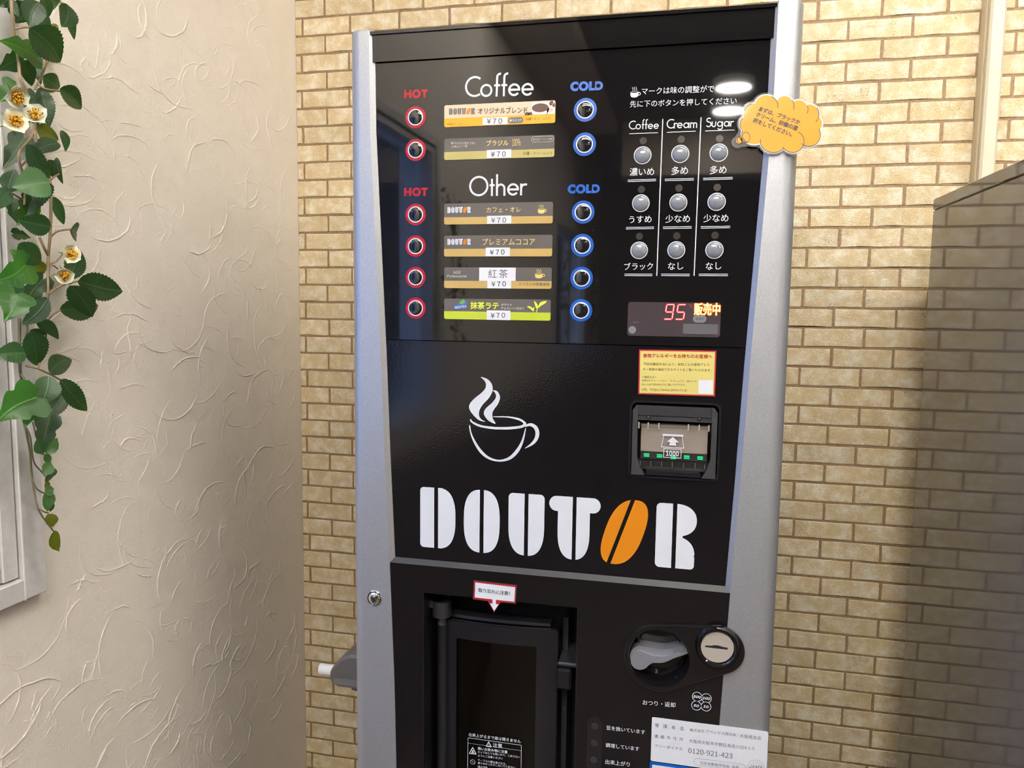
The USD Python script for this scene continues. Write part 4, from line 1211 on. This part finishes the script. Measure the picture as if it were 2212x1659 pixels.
obj('slot_gap', slab(slotp.buffer(-.00005), CY_, CY_ - .0034), LOOK['black_matte'], ck)
Yl = TY - .0003
text(vm, 'おつり・返却', W_, 'N', (775, 1000), (1102, 1028), Yl, bold=.012)
for x, y, s in ((1318, 945, '500'), (1410, 960, '100'), (1310, 1033, '50'), (1406, 1042, '10')):
    c_ = f2('N', x, y, Yl)
    r_ = .0064
    others = [f2('N', *o, Yl) for o in ((1318, 945), (1410, 960), (1310, 1033), (1406, 1042)) if o != (x, y)]
    circ = ring(*c_, r_ - .0008, r_)
    for o in others:
        circ = circ.difference(Point(o).buffer(r_ - .0008, 24)) if o[0] < c_[0] else circ
    cm = obj('coin_mark', flat(circ, Yl), W_, vm)
    hw_ = .0048 if len(s) == 3 else .0034
    sh = fit(words(s, 'sans', bold=.05, slant=.2), (c_[0] - hw_, c_[1]), (c_[0] + hw_, c_[1] - .0003), .0036)
    obj('lettering', flat(sh, Yl), W_, cm)
# progress lights
pa, pb = f2('N', 300, 1215, Yl), f2('N', 290, 1760, Yl)
st = LineString([(pa[0], pa[1]), (pa[0], pb[1])]).buffer(.0098, 12)
ps = obj('progress_strip', slab(st, TY + .001, TY - .0003), LOOK['film_grey'] if False else LOOK['black_plastic'], vm)
for x, y in ((298, 1235), (292, 1405), (288, 1572), (284, 1735)):
    obj('indicator', slab(Point(f2('N', x, y, Yl)).buffer(.0047, 20), TY - .0002, TY - .0007), LOOK['lamp_dim'], ps)
text(vm, '豆を挽いています', W_, 'N', (413, 1252), (800, 1298), Yl, bold=.012)
text(vm, '調理しています', W_, 'N', (408, 1425), (742, 1465), Yl, bold=.012)
text(vm, '出来上がり', W_, 'N', (403, 1590), (647, 1620), Yl, bold=.012)
# lock on the left trim
lk = f2('p', 809, 1292, TY)
lo = obj('lock_collar', lathe_y([(.0110, TY + .001), (.0110, TY - .0010), (.0100, TY - .0018), (.0096, TY - .0012)], *lk, 40), LOOK['chrome'], vm, smooth=30, label='round chrome lock on the silver trim')
obj('lock_gap', slab(ring(*lk, .0086, .0098), TY + .0002, TY - .0004), LOOK['black_matte'], lo)
slit = affinity.rotate(box(lk[0] - .0062, lk[1] - .0009, lk[0] + .0040, lk[1] + .0009), -45, origin=lk)
dome_ = trimesh.convex.convex_hull(lathe_y([(.0089, TY + .001), (.0089, TY - .0012), (.0078, TY - .0026), (.0055, TY - .0036), (.0028, TY - .0041), (.0002, TY - .0042)], *lk, 40).vertices)
obj('lock_core', dome_, LOOK['chrome'], lo, smooth=30)
obj('key_slit', slab(affinity.translate(slit, 0.0012, -.0006), TY - .0015, TY - .0043), LOOK['black_matte'], lo)

# ================================================================== stickers and signs on the machine
Y1 = PY - .0006
a = [f2('D', *q, PY) for q in ((400, 828), (1512, 845), (1490, 1503), (388, 1470))]
al = thing('allergy_notice', (np.mean([q[0] for q in a]), PY, np.mean([q[1] for q in a])), 'yellow allergy notice with a red border stuck above the banknote slot', 'sticker')
quad = Polygon(a)
obj('notice_sheet', slab(quad.buffer(-.0003).buffer(.0003), PY - .0001, Y1), LOOK['ink_red'], al)
obj('yellow_field', flat(quad.buffer(-.0017, join_style='mitre'), Y1 - .0002), plain('notice_yellow', srgb(196, 182, 106), .45), al)
Y2 = Y1 - .0004
text(al, '食物アレルギーをお持ちのお客様へ', LOOK['ink_red'], 'D', (460, 915), (1450, 930), Y2, bold=.022)
text(al, '下記の確認方法により、飲料ごとの食物アレル', LOOK['ink_brown'], 'D', (460, 1036), (1415, 1048), Y2)
text(al, 'ギー情報を確認できるサイトをご覧いただけます。', LOOK['ink_brown'], 'D', (458, 1112), (1440, 1126), Y2)
text(al, '＜確認方法＞', LOOK['ink_brown'], 'D', (442, 1223), (652, 1225), Y2)
text(al, 'お持ちのスマートフォン・タブレットで、QRコード', LOOK['ink_brown'], 'D', (440, 1275), (1225, 1287), Y2)
text(al, 'もしくは下記URLからご覧いただけます。', LOOK['ink_brown'], 'D', (440, 1328), (1075, 1336), Y2)
text(al, 'URL', LOOK['ink_brown'], 'D', (440, 1402), (524, 1403), Y2, font='cjk')
text(al, 'https://www.jbinc.co.jp', LOOK['ink_brown'], 'D', (565, 1406), (1088, 1416), Y2, font='cjk')
obj('white_square', flat(Polygon([f2('D', *q, Y2) for q in ((1255, 1262), (1462, 1265), (1457, 1467), (1250, 1462))]), Y2), LOOK['white_paper'], al)

Y1 = TY - .0007
SQ = [(1297, 122), (1652, 162), (1640, 318), (1290, 282)]
SQ = [(1297, 124), (1652, 164), (1642, 318), (1520, 306), (1465, 390), (1410, 296), (1290, 282)]
q = [f2('G', *p_, TY) for p_ in SQ]
rs = thing('reminder_sticker', (np.mean([p_[0] for p_ in q]), TY, np.mean([p_[1] for p_ in q])), 'white red-edged reminder sticker with a downward arrow above the cup compartment', 'sticker')
body_ = Polygon(q)
obj('backing', slab(body_, TY + .0008, Y1), LOOK['black_satin'], rs)
obj('red_edge', flat(body_.buffer(-.0007), Y1 - .0002), LOOK['ink_red'], rs)
inner = unary_union([Polygon([f2('G', *p_, TY) for p_ in ((1312, 142), (1638, 180), (1630, 300), (1307, 264))]), Polygon([f2('G', *p_, TY) for p_ in ((1452, 280), (1480, 283), (1480, 318), (1503, 320), (1465, 374), (1430, 312), (1452, 314))])])
obj('white_field', flat(inner, Y1 - .0004), LOOK['white_paper'], rs)
text(rs, '取り忘れに注意！', LOOK['ink'], 'G', (1336, 206), (1592, 234), Y1 - .0006, bold=.012)

a = [f2('S', *q, TY) for q in ((265, 478), (2005, 690), (1975, 1420), (232, 1150))]
P0, P1, P3 = np.array(a[0]), np.array(a[1]), np.array(a[3])
ow = thing('operator_plate', (np.mean([q[0] for q in a]), TY, np.mean([q[1] for q in a])), 'white operator contact sticker with a phone number at the lower right of the machine', 'sticker')
wid = a[1][0] - a[0][0]
zt_ = (a[0][1] + a[1][1]) / 2
hgt = a[0][1] - a[3][1] - .002
shp = rrect(a[0][0], zt_ - hgt, a[1][0], zt_, .002)
obj('plate_sheet', slab(shp, TY - .0001, Y1), LOOK['white_paper'], ow)
Y2 = Y1 - .0002
IK = LOOK['ink_grey']
for s, l, r in (('管', (310, 596), (368, 600)), ('理', (432, 612), (492, 618)), ('者', (557, 628), (614, 634)), ('名', (683, 645), (738, 650)), ('株式会社', (828, 668), (1050, 690)), ('アペックス西日本', (1072, 690), (1522, 745)), ('大阪南支店', (1580, 755), (1895, 795)),
                ('連', (300, 760), (358, 765)), ('絡', (395, 770), (452, 776)), ('先', (487, 780), (543, 786)), ('住', (582, 792), (637, 798)), ('所', (675, 806), (733, 812)), ('大阪府大阪市平野区長吉川辺4-1-5', (818, 832), (1792, 950)),
                ('フリーダイヤル', (302, 905), (725, 955)), ('0120-921-423', (808, 975), (1468, 1060)), ('日本自動販売協会', (992, 1160), (1422, 1215)), ('会員', (1460, 1215), (1560, 1228))):
    text(ow, s, IK, 'S', l, r, Y2, bold=.0)
ov = LineString([f2('S', 945, 1145, Y2), f2('S', 1610, 1230, Y2)])
obj('outline_print', flat(ov.buffer(.0046, 8).difference(ov.buffer(.0043, 8)), Y2), IK, ow)
c_ = f2('S', 1818, 1228, Y2)
obj('round_mark', flat(unary_union([ring(*c_, .0095, .0098), ring(*c_, .0062, .0065).difference(box(c_[0] - .009, c_[1] - .002, c_[0] + .009, c_[1] + .002))]), Y2), IK, ow)
text(ow, 'JAMA', IK, 'S', (1712, 1208), (1915, 1232), Y2 - .0001, font='sans', slant=.2)
bs = thing('blue_sticker', (a[0][0] + wid / 2, TY, zt_ - .07), 'blue-edged white sticker under the operator contact sticker', 'sticker')
q0 = f2('S', 232, 1190, TY)
bsh = box(q0[0], zt_ - .092, q0[0] + wid * .97, zt_ - hgt - .0015)
obj('sticker_sheet', slab(bsh, TY - .0001, Y1), LOOK['blue_print'], bs)
obj('white_field', flat(bsh.buffer(-.0032, join_style='mitre'), Y2), LOOK['white_paper'], bs)

# laminated cloud sign
SY = TY - .0042
lob = [(482, 712, 78, 72), (606, 712, 62, 66), (700, 735, 62, 62), (776, 768, 60, 66), (796, 830, 60, 60), (770, 905, 76, 78), (660, 950, 74, 74), (530, 950, 88, 74), (402, 900, 84, 68), (385, 835, 80, 62), (400, 765, 68, 70), (570, 830, 180, 130)]
el = lambda x, y, rx, ry, g_=0: Polygon([f2('W', x + (rx + g_) * math.cos(t), y + (ry + g_) * math.sin(t), SY) for t in np.linspace(0, 2 * math.pi, 40, endpoint=False)])
cloud = unary_union([el(*l) for l in lob])
tailb = [el(340, 925, 33, 31), el(300, 945, 22, 20)]
film = unary_union([el(*l, 19) for l in lob] + [el(335, 930, 60, 55), el(290, 955, 42, 38)]).buffer(.006).buffer(-.006)
cc = film.centroid
cs = thing('cloud_sign', (cc.x, SY, cc.y), 'yellow cloud-shaped laminated paper sign taped across the right silver trim', 'sign')
obj('laminate_film', slab(film, TY - .0036, SY), LOOK['laminate'], cs)
obj('white_margin', flat(cloud.buffer(.0014, 8), SY - .0001), LOOK['white_paper'], cs)
obj('cloud_paper', flat(cloud, SY - .0003), LOOK['cloud_yellow'], cs)
for t in tailb:
    obj('bubble', flat(t.difference(cloud), SY - .0003), LOOK['cloud_yellow'], cs)
out_ = []
for x, y, rx, ry, a0, a1 in ((482, 712, 78, 72, -60, 10), (606, 712, 62, 66, -35, 20), (700, 735, 62, 62, -20, 25), (776, 768, 60, 66, -40, 50), (770, 905, 76, 78, -30, 130), (660, 950, 76, 74, -60, 150), (530, 950, 88, 74, 40, 190), (402, 900, 84, 68, 120, 200), (385, 835, 80, 62, 150, 220), (400, 765, 68, 70, 200, 260)):
    out_.append(LineString([f2('W', x + rx * math.cos(t), y + ry * math.sin(t), SY) for t in np.radians(np.linspace(a0, a1, 20))]).buffer(.00035, 3))
for x, y, r_ in ((346, 922, 34), (305, 940, 22), (284, 950, 10)):
    out_.append(LineString([f2('W', x + r_ * .8 * math.cos(t), y + r_ * math.sin(t), SY) for t in np.linspace(0, 2 * math.pi, 30)]).buffer(.0003, 3))
obj('outline_print', flat(unary_union(out_), SY - .0005), LOOK['ink'], cs)
for s, l, r in (('まずは、ブラックか', (436, 728), (710, 822)), ('クリーム、砂糖の選', (416, 765), (693, 863)), ('択をしてください。', (396, 803), (656, 903))):
    text(cs, s, LOOK['ink'], 'W', l, r, SY - .0006, bold=.03)

# grey fitting with a white tube beside the machine
FY = -.60
sf = thing('tube_holder', (*at(735, 1450, FY)[:2], at(735, 1450, FY)[2]), 'grey moulded holder with a short white tube on the left flank of the coffee machine', 'holder')
pf = lambda x, y, Y=FY: (at(640 + x / 4.055, 1250 + y / 4.055, Y)[0], at(640 + x / 4.055, 1250 + y / 4.055, Y)[2])
xr = MX - .2785
prof = [(297, 845), (305, 800), (345, 740), (400, 690), (472, 662)]
pts = spline([pf(*p_) for p_ in prof], 5)
lo_ = [pf(297, 848), pf(300, 885), pf(312, 905), pf(350, 928), pf(420, 942), pf(472, 945)]
sil = Polygon(list(pts) + [(xr, pts[-1][1])] + [(xr, lo_[-1][1])] + lo_[::-1])
obj('holder_body', bevel_slab(sil.convex_hull, FY + .10, FY - .004, .004), LOOK['grey_plastic'], sf)
fac = Polygon([pf(330, 858), pf(472, 870), (xr, pf(472, 870)[1]), (xr, pf(472, 917)[1]), pf(400, 912), pf(355, 888)])
obj('front_facet', trimesh.convex.convex_hull(np.vstack([[(x, FY - .0036, z) for x, z in np.array(fac.exterior.coords)[:-1]], [(x, FY - .014, z - .002) for x, z in np.array(fac.buffer(-.003).exterior.coords)[:-1]]])), LOOK['grey_plastic'], sf)
tz0, tz1 = pf(225, 838, FY + .05)[1], pf(225, 745, FY + .05)[1]
tx = pf(212, 790, FY + .05)[0]
tb = trimesh.creation.annulus(r_min=(tz1 - tz0) * .40, r_max=(tz1 - tz0) / 2, height=.045, sections=32)
tb.apply_transform(trimesh.transformations.rotation_matrix(math.pi / 2, [0, 1, 0]))
tb.apply_translation([tx + .0225, FY + .05, (tz0 + tz1) / 2])
obj('white_tube', tb, LOOK['white_plastic'], sf, smooth=30)
b0, b1 = pf(435, 945), pf(472, 1040)
obj('bracket', slab(Polygon([b0, (xr, b0[1]), (xr, b1[1] - .004), pf(465, 1000)]), FY + .06, FY + .01), LOOK['grey_plastic'], sf)

# ================================================================== garlands hanging at the window
PXM = lambda P: np.linalg.norm(np.asarray(P) - EYE) / FOCAL_PX           # metres per photograph pixel there


def leaf_mesh(B, Tp, half, kind, rnd, tilt):
    """A leaf from base B to tip Tp, half its width in metres, folded along the midrib and curling; returns mesh and uv."""
    B, Tp = np.asarray(B, float), np.asarray(Tp, float)
    ax = Tp - B
    Ln = np.linalg.norm(ax)
    a = ax / Ln
    nrm = EYE - (B + Tp) / 2
    nrm /= np.linalg.norm(nrm)
    nrm = nrm * .8 + np.array([.5, -.1, .15])
    nrm -= a * (nrm @ a); nrm /= np.linalg.norm(nrm)
    sd = np.cross(nrm, a)
    c, s = math.cos(tilt), math.sin(tilt)
    sd, nrm = sd * c + nrm * s, nrm * c - sd * s
    if kind == 'rose':
        n = 26
        t = np.linspace(0, 1, n + 1)
        w = np.sin(np.pi * t ** .80) ** .80 * (1 - .12 * t)
        w[0] = .02; w[-1] = .0
        saw = np.where(np.arange(n + 1) % 2 == 0, 1.0, .90)
        w = w * np.where((t > .08) & (t < .97), saw, 1)
    elif kind == 'young':
        t = np.linspace(0, 1, 15)
        w = np.interp(t, [0, .08, .25, .5, .72, .85, 1], [.15, .62, .95, 1.0, .72, .34, 0])
    else:
        t = np.linspace(0, 1, 23)
        w = np.interp(t, [0, .04, .14, .24, .34, .44, .54, .70, .86, 1], [.25, .80, 1.0, .86, .62, .78, .66, .36, .16, 0])
    S = np.array([-1, -.66, -.33, 0, .33, .66, 1])
    fold = rnd.uniform(.12, .34); curl = rnd.uniform(.02, .22); wave = rnd.uniform(0, .05); ph = rnd.uniform(0, 6)
    side = rnd.uniform(-.10, .10)
    V, UV = [], []
    for i, ti in enumerate(t):
        back = .0
        if kind == 'ivy':
            back = -.16 * Ln * max(0, 1 - ti / .16)
        for sj in S:
            q = B + a * (ti * Ln + back * abs(sj)) + sd * (half * w[i] * sj + side * Ln * math.sin(math.pi * ti))
            q = q + nrm * (abs(sj) * w[i] * half * fold - curl * Ln * ti * ti + wave * half * math.sin(9 * ti + ph + 2 * sj) * abs(sj))
            V.append(q); UV.append((ti, sj * w[i] * .5))
    m = len(S)
    Fc = []
    for i in range(len(t) - 1):
        for j in range(m - 1):
            p, q = i * m + j, i * m + j + 1
            Fc += [(p, q, q + m), (p, q + m, p + m)]
    return trimesh.Trimesh(np.array(V), np.array(Fc), process=False), np.array(UV)


def on(c, x, y, X):
    return at_x(*px(c, x, y), X)


rl = random.Random(21)
fg = thing('flower_garland', (.07, -.80, 1.05), 'artificial garland of serrated and ivy leaves with cream flowers on the nearest window edge', 'garland')
ig = fg


def leaf(root, c, base, tip, w, kind, mat, X, dx=0.0, tilt=None):
    B = on(c, *base, X)
    Tp = on(c, *tip, X + dx)
    half = w / CROP[c][2] * PXM((B + Tp) / 2) / 2
    m, uv = leaf_mesh(B, Tp, half, kind, rl, rl.uniform(-.35, .35) if tilt is None else tilt)
    obj('leaf', m, LOOK[mat], root, smooth=True, uv=uv)


ROSE = [  # crop, base, tip, width, look, distance from the wall
    ('L1', (160, 155), (358, 356), 165, 'leaf_deep', .100), ('L1', (215, 12), (168, 152), 110, 'leaf_deep', .085), ('L1', (375, 28), (345, 148), 100, 'leaf_deep', .075),
    ('L1', (365, 25), (423, 218), 60, 'leaf_deep', .060), ('L1', (150, 328), (178, 484), 68, 'leaf_deep', .060), ('L1', (222, 70), (288, 182), 70, 'leaf_grey', .055),
    ('L1', (210, 300), (225, 450), 56, 'leaf_grey', .045), ('L1', (235, 425), (352, 492), 98, 'leaf_mid', .070), ('L1', (328, 490), (465, 602), 108, 'leaf_deep', .080),
    ('L1', (222, 482), (278, 694), 84, 'leaf_deep', .060), ('L1', (160, 485), (195, 600), 46, 'leaf_grey', .060), ('L1', (198, 705), (328, 770), 96, 'leaf_olive', .045),
    ('L1', (338, 718), (364, 832), 42, 'leaf_deep', .055), ('L1', (326, 790), (188, 842), 84, 'leaf_grey', .080), ('L1', (152, 795), (292, 1000), 92, 'leaf_grey', .095),
    ('L1', (268, 880), (300, 985), 70, 'leaf_deep', .050), ('L1', (312, 868), (355, 1010), 40, 'leaf_deep', .055), ('L1', (270, 1005), (88, 1018), 165, 'leaf_mint', .105),
    ('L1', (45, 1058), (85, 930), 92, 'leaf_grey', .070), ('L1', (55, 1050), (-10, 1150), 84, 'leaf_grey', .080), ('L1', (278, 1010), (150, 1192), 122, 'leaf_deep', .085),
    ('L1', (288, 1085), (372, 1242), 66, 'leaf_mid', .060), ('L1', (280, 1252), (106, 1214), 112, 'leaf_deep', .090), ('L1', (386, 1266), (446, 1290), 100, 'leaf_deep', .060),
    ('L1', (100, 1345), (255, 1468), 122, 'leaf_deep', .075), ('L1', (385, 1540), (462, 1356), 104, 'leaf_deep', .060), ('L1', (250, 1500), (165, 1440), 60, 'leaf_olive', .050),
    ('L1', (428, 1550), (686, 1606), 146, 'leaf_deep', .085), ('L2', (340, 40), (457, 198), 108, 'leaf_deep', .090), ('L2', (293, 160), (520, 132), 108, 'leaf_deep', .070),
    ('L2', (235, 100), (118, 228), 88, 'leaf_grey', .085), ('L2', (178, 215), (298, 303), 62, 'leaf_deep', .070), ('L2', (148, 262), (196, 445), 114, 'leaf_deep', .085),
    ('L2', (150, 255), (226, 332), 66, 'leaf_deep', .060), ('L2', (126, 372), (-12, 378), 100, 'leaf_mid', .080), ('L2', (244, 470), (368, 390), 94, 'leaf_deep', .075),
    ('L2', (296, 500), (464, 664), 92, 'leaf_deep', .080), ('L2', (240, 484), (200, 622), 112, 'leaf_mid', .090), ('L2', (322, 552), (190, 692), 84, 'leaf_deep', .050),
    ('L1', (60, -5), (0, 36), 60, 'leaf_deep', .060), ('L1', (92, 0), (140, 112), 92, 'leaf_deep', .050), ('L1', (232, -12), (278, 98), 74, 'leaf_deep', .055), ('L1', (280, -25), (318, 62), 74, 'leaf_deep', .050),
    ('L1', (60, -8), (104, 92), 40, 'leaf_grey', .065), ('L1', (300, 130), (312, 200), 40, 'leaf_olive', .040), ('L1', (180, 20), (90, 120), 90, 'leaf_deep', .045), ('L1', (150, 560), (215, 700), 70, 'leaf_deep', .045)]
IVY = [
    ('L1', (200, 318), (-8, 222), 130, 'leaf_ivy', .075), ('L1', (130, 330), (-5, 395), 108, 'leaf_deep', .060), ('L1', (92, 480), (-4, 560), 120, 'leaf_ivy', .060),
    ('L1', (130, 765), (10, 935), 120, 'leaf_deep', .055), ('L1', (165, 1125), (88, 1245), 100, 'leaf_ivy', .070), ('L1', (140, 1460), (-25, 1545), 170, 'leaf_ivy', .085),
    ('L1', (125, 1440), (60, 1370), 90, 'leaf_ivy', .075), ('L2', (80, 85), (20, 215), 150, 'leaf_ivy', .095), ('L2', (60, 30), (-20, 120), 120, 'leaf_ivy', .075), ('L2', (212, 8), (120, 165), 104, 'leaf_deep', .065),
    ('L2', (178, 590), (-18, 712), 190, 'leaf_ivy', .100), ('L2', (160, 600), (125, 735), 120, 'leaf_ivy', .090), ('L2', (242, 690), (210, 870), 104, 'leaf_deep', .080), ('L1', (75, 1290), (185, 1310), 60, 'leaf_deep', .045), ('L1', (70, 1110), (110, 1240), 60, 'leaf_deep', .05)]
YOUNG = [
    ('L2', (225, 862), (292, 782), 62, 'leaf_ivy', .070), ('L2', (228, 864), (242, 918), 30, 'leaf_ivy', .060), ('L2', (214, 962), (258, 900), 52, 'leaf_mint', .070), ('L2', (240, 930), (258, 992), 40, 'leaf_mint', .068),
    ('L2', (222, 1002), (274, 952), 22, 'leaf_deep', .060), ('L2', (228, 1000), (232, 1040), 24, 'leaf_olive', .055), ('L2', (220, 1058), (268, 1032), 46, 'leaf_mint', .072), ('L2', (228, 1050), (243, 1152), 56, 'leaf_mint', .070),
    ('L2', (252, 1100), (250, 1150), 26, 'leaf_deep', .060), ('L2', (235, 1160), (264, 1230), 48, 'leaf_olive', .068), ('L2', (268, 1242), (294, 1350), 44, 'leaf_olive', .070), ('L2', (185, 790), (215, 870), 56, 'leaf_mid', .085)]
for c, b_, t__, w_, mat, X in ROSE:
    leaf(fg, c, b_, t__, w_, 'rose', mat, X, rl.uniform(-.012, .012))
for c, b_, t__, w_, mat, X in IVY:
    leaf(ig, c, b_, t__, w_, 'ivy', mat, X, rl.uniform(-.012, .012))
for c, b_, t__, w_, mat, X in YOUNG:
    leaf(ig, c, b_, t__, w_, 'young', mat, X, rl.uniform(-.008, .008))


def stem(root, c, pts, X, r0, r1, mat):
    P = spline([on(c, x, y, X + .004 * math.sin(i * 1.7)) for i, (x, y) in enumerate(pts)], 7)
    obj('stem', tube(P, np.linspace(r0, r1, len(P)), 7), LOOK[mat], root, smooth=True)


TAN, GRN = 'stem_tan', 'stem_green'
stem(fg, 'L1', [(62, -40), (66, 60), (76, 200), (100, 320), (112, 430), (142, 492), (150, 560)], .072, .0022, .0018, TAN)
stem(fg, 'L1', [(150, 560), (190, 640), (192, 700), (170, 758), (112, 830), (104, 880), (124, 960), (134, 1040), (136, 1130)], .074, .0018, .0016, TAN)
stem(fg, 'L1', [(190, 690), (200, 790), (240, 900), (276, 1000), (281, 1150), (276, 1300), (266, 1420), (265, 1560), (262, 1700)], .070, .0021, .0018, TAN)
stem(fg, 'L2', [(236, 0), (236, 100), (226, 190), (220, 280), (190, 440)], .070, .0018, .0013, TAN)
stem(fg, 'L1', [(332, 502), (250, 490), (205, 458)], .072, .0013, .0014, TAN)
stem(fg, 'L1', [(262, 335), (240, 395), (212, 455), (190, 495)], .066, .0014, .0014, TAN)
stem(fg, 'L1', [(160, 150), (120, 152), (84, 160)], .085, .0012, .0014, TAN)
stem(fg, 'L1', [(330, 12), (372, 30)], .066, .0012, .0012, TAN)
stem(fg, 'L1', [(388, 1264), (320, 1275), (284, 1302)], .062, .0011, .0013, TAN)
stem(fg, 'L1', [(430, 1550), (330, 1578), (272, 1620)], .078, .0013, .0015, TAN)
stem(fg, 'L1', [(385, 1545), (388, 1585)], .07, .0011, .0011, TAN)
stem(fg, 'L1', [(345, 1400), (310, 1440), (268, 1460)], .066, .0010, .0012, TAN)
stem(fg, 'L1', [(318, 1482), (290, 1462), (266, 1468)], .068, .0010, .0012, TAN)
stem(fg, 'L1', [(218, 1310), (240, 1360), (266, 1410)], .068, .0018, .0018, TAN)
stem(fg, 'L1', [(185, 850), (150, 880), (110, 922)], .070, .0014, .0014, TAN)
stem(fg, 'L1', [(0, 1030), (50, 1058), (132, 1105)], .074, .0012, .0014, TAN)
stem(fg, 'L1', [(325, 960), (298, 975), (272, 1002)], .066, .0011, .0012, TAN)
stem(fg, 'L2', [(295, 160), (262, 180), (234, 208)], .070, .0011, .0013, TAN)
stem(fg, 'L2', [(126, 432), (185, 446), (242, 472), (297, 502)], .076, .0014, .0012, TAN)
stem(fg, 'L2', [(112, 205), (135, 240), (128, 280)], .074, .0016, .0013, TAN)
stem(ig, 'L2', [(95, 200), (98, 440), (106, 500), (100, 560), (126, 740), (146, 850), (155, 960), (170, 1060), (195, 1150), (266, 1248)], .062, .0020, .0010, GRN)
stem(ig, 'L2', [(100, 470), (125, 510), (140, 560), (160, 600)], .072, .0013, .0012, GRN)
stem(ig, 'L2', [(132, 740), (150, 790), (165, 900), (200, 948), (226, 978)], .066, .0011, .0009, GRN)
stem(ig, 'L2', [(158, 985), (180, 1035), (220, 1060)], .066, .0010, .0008, GRN)
stem(ig, 'L2', [(186, 1130), (215, 1148), (238, 1155)], .066, .0010, .0008, GRN)
stem(ig, 'L2', [(160, 708), (200, 850), (225, 868)], .07, .0010, .0008, GRN)


def flower(c, x, y, r, tx, ty):
    """A cup of four broad cream petals with yellow stamens; (tx, ty) leans its face right and up."""
    C = on(c, x, y, .105)
    R = r / CROP[c][2] * PXM(C)
    n = EYE - C; n /= np.linalg.norm(n)
    r_ = np.cross(n, [0, 0, 1]); r_ /= np.linalg.norm(r_); r_ = -r_
    u = np.cross(r_, n) * -1
    u = u if u[2] > 0 else -u
    ax = n + r_ * tx + u * ty
    ax /= np.linalg.norm(ax)
    e1 = np.cross(ax, u); e1 /= np.linalg.norm(e1)
    e2 = np.cross(ax, e1)
    C = C - ax * R * .4
    fl = group('flower', fg)
    tag(stage.GetPrimAtPath(fl), 'cream four-petalled flower with yellow stamens')
    a0 = rl.uniform(0, 1.5)
    for k in range(4):
        a = a0 + k * math.pi / 2 + rl.uniform(-.15, .15)
        d = e1 * math.cos(a) + e2 * math.sin(a)
        s = e1 * -math.sin(a) + e2 * math.cos(a)
        lift = rl.uniform(.55, .85)
        V = []
        for i in range(9):
            t = i / 8
            w = [.14, .40, .62, .78, .86, .86, .76, .54, .20][i]
            for q in np.linspace(-1, 1, 7):
                V.append(C + d * R * (.10 + .86 * t - .12 * t * q * q) + s * R * w * .70 * q + ax * R * (lift * t * 1.25 + .34 * q * q * w - .25 * t ** 4))
        Fc = []
        for i in range(8):
            for j in range(6):
                p = i * 7 + j
                Fc += [(p, p + 1, p + 8), (p, p + 8, p + 7)]
        obj('petal', trimesh.Trimesh(np.array(V), np.array(Fc), process=False), LOOK['petal'], fl, smooth=True)
    st_, an = [], []
    for k in range(46):
        a, q = rl.uniform(0, 6.28), rl.uniform(.05, .52)
        d = e1 * math.cos(a) + e2 * math.sin(a)
        end = C + d * R * q + ax * R * rl.uniform(.65, .95)
        st_.append(tube([C + d * R * .05, (C + end) / 2 + ax * R * .05, end], .0006, 5))
        s_ = trimesh.creation.icosphere(0, .0011); s_.apply_translation(end); an.append(s_)
    obj('stamen', join(st_ + an[:36]), LOOK['stamen_yellow'], fl)
    obj('anther', join(an[36:]), LOOK['anther_brown'], fl)
    sp = []
    for k in range(5):
        a = k * 1.2566 + a0
        d = e1 * math.cos(a) + e2 * math.sin(a)
        s = e1 * -math.sin(a) + e2 * math.cos(a)
        sp.append(trimesh.convex.convex_hull(np.array([C - ax * R * .12 + s * R * .12, C - ax * R * .12 - s * R * .12, C - ax * R * .16, C + d * R * 1.05 - ax * R * .05, C + d * R * .5 - ax * R * .12])))
    obj('sepal', join(sp), LOOK['sepal_green'], fl)


for f_ in (('L1', 88, 530, 56, .45, -.35), ('L1', 80, 672, 60, .35, .30), ('L1', 198, 640, 56, -.10, .55), ('L1', 388, 1402, 50, .40, .10), ('L1', 355, 1516, 46, .10, -.40)):
    flower(*f_)

# the same garlands again at the far jamb of this window and at the second window: seen mirrored in the black panel
for i, dy in enumerate((-1.60, -4.12, -5.62)):
    where = ['at the far jamb of the first window, mirrored beside the red rings', 'at the near jamb of the second window, mirrored beside the blue rings', 'at the far jamb of the second window, deepest in the room'][i]
    o = thing('flower_garland', LOC[fg] + np.array([0, dy, 0]), 'leafy garland ' + where, 'garland')
    pr_ = stage.GetPrimAtPath(o)
    pr_.GetReferences().AddInternalReference(Sdf.Path(fg))
    pr_.SetInstanceable(True)
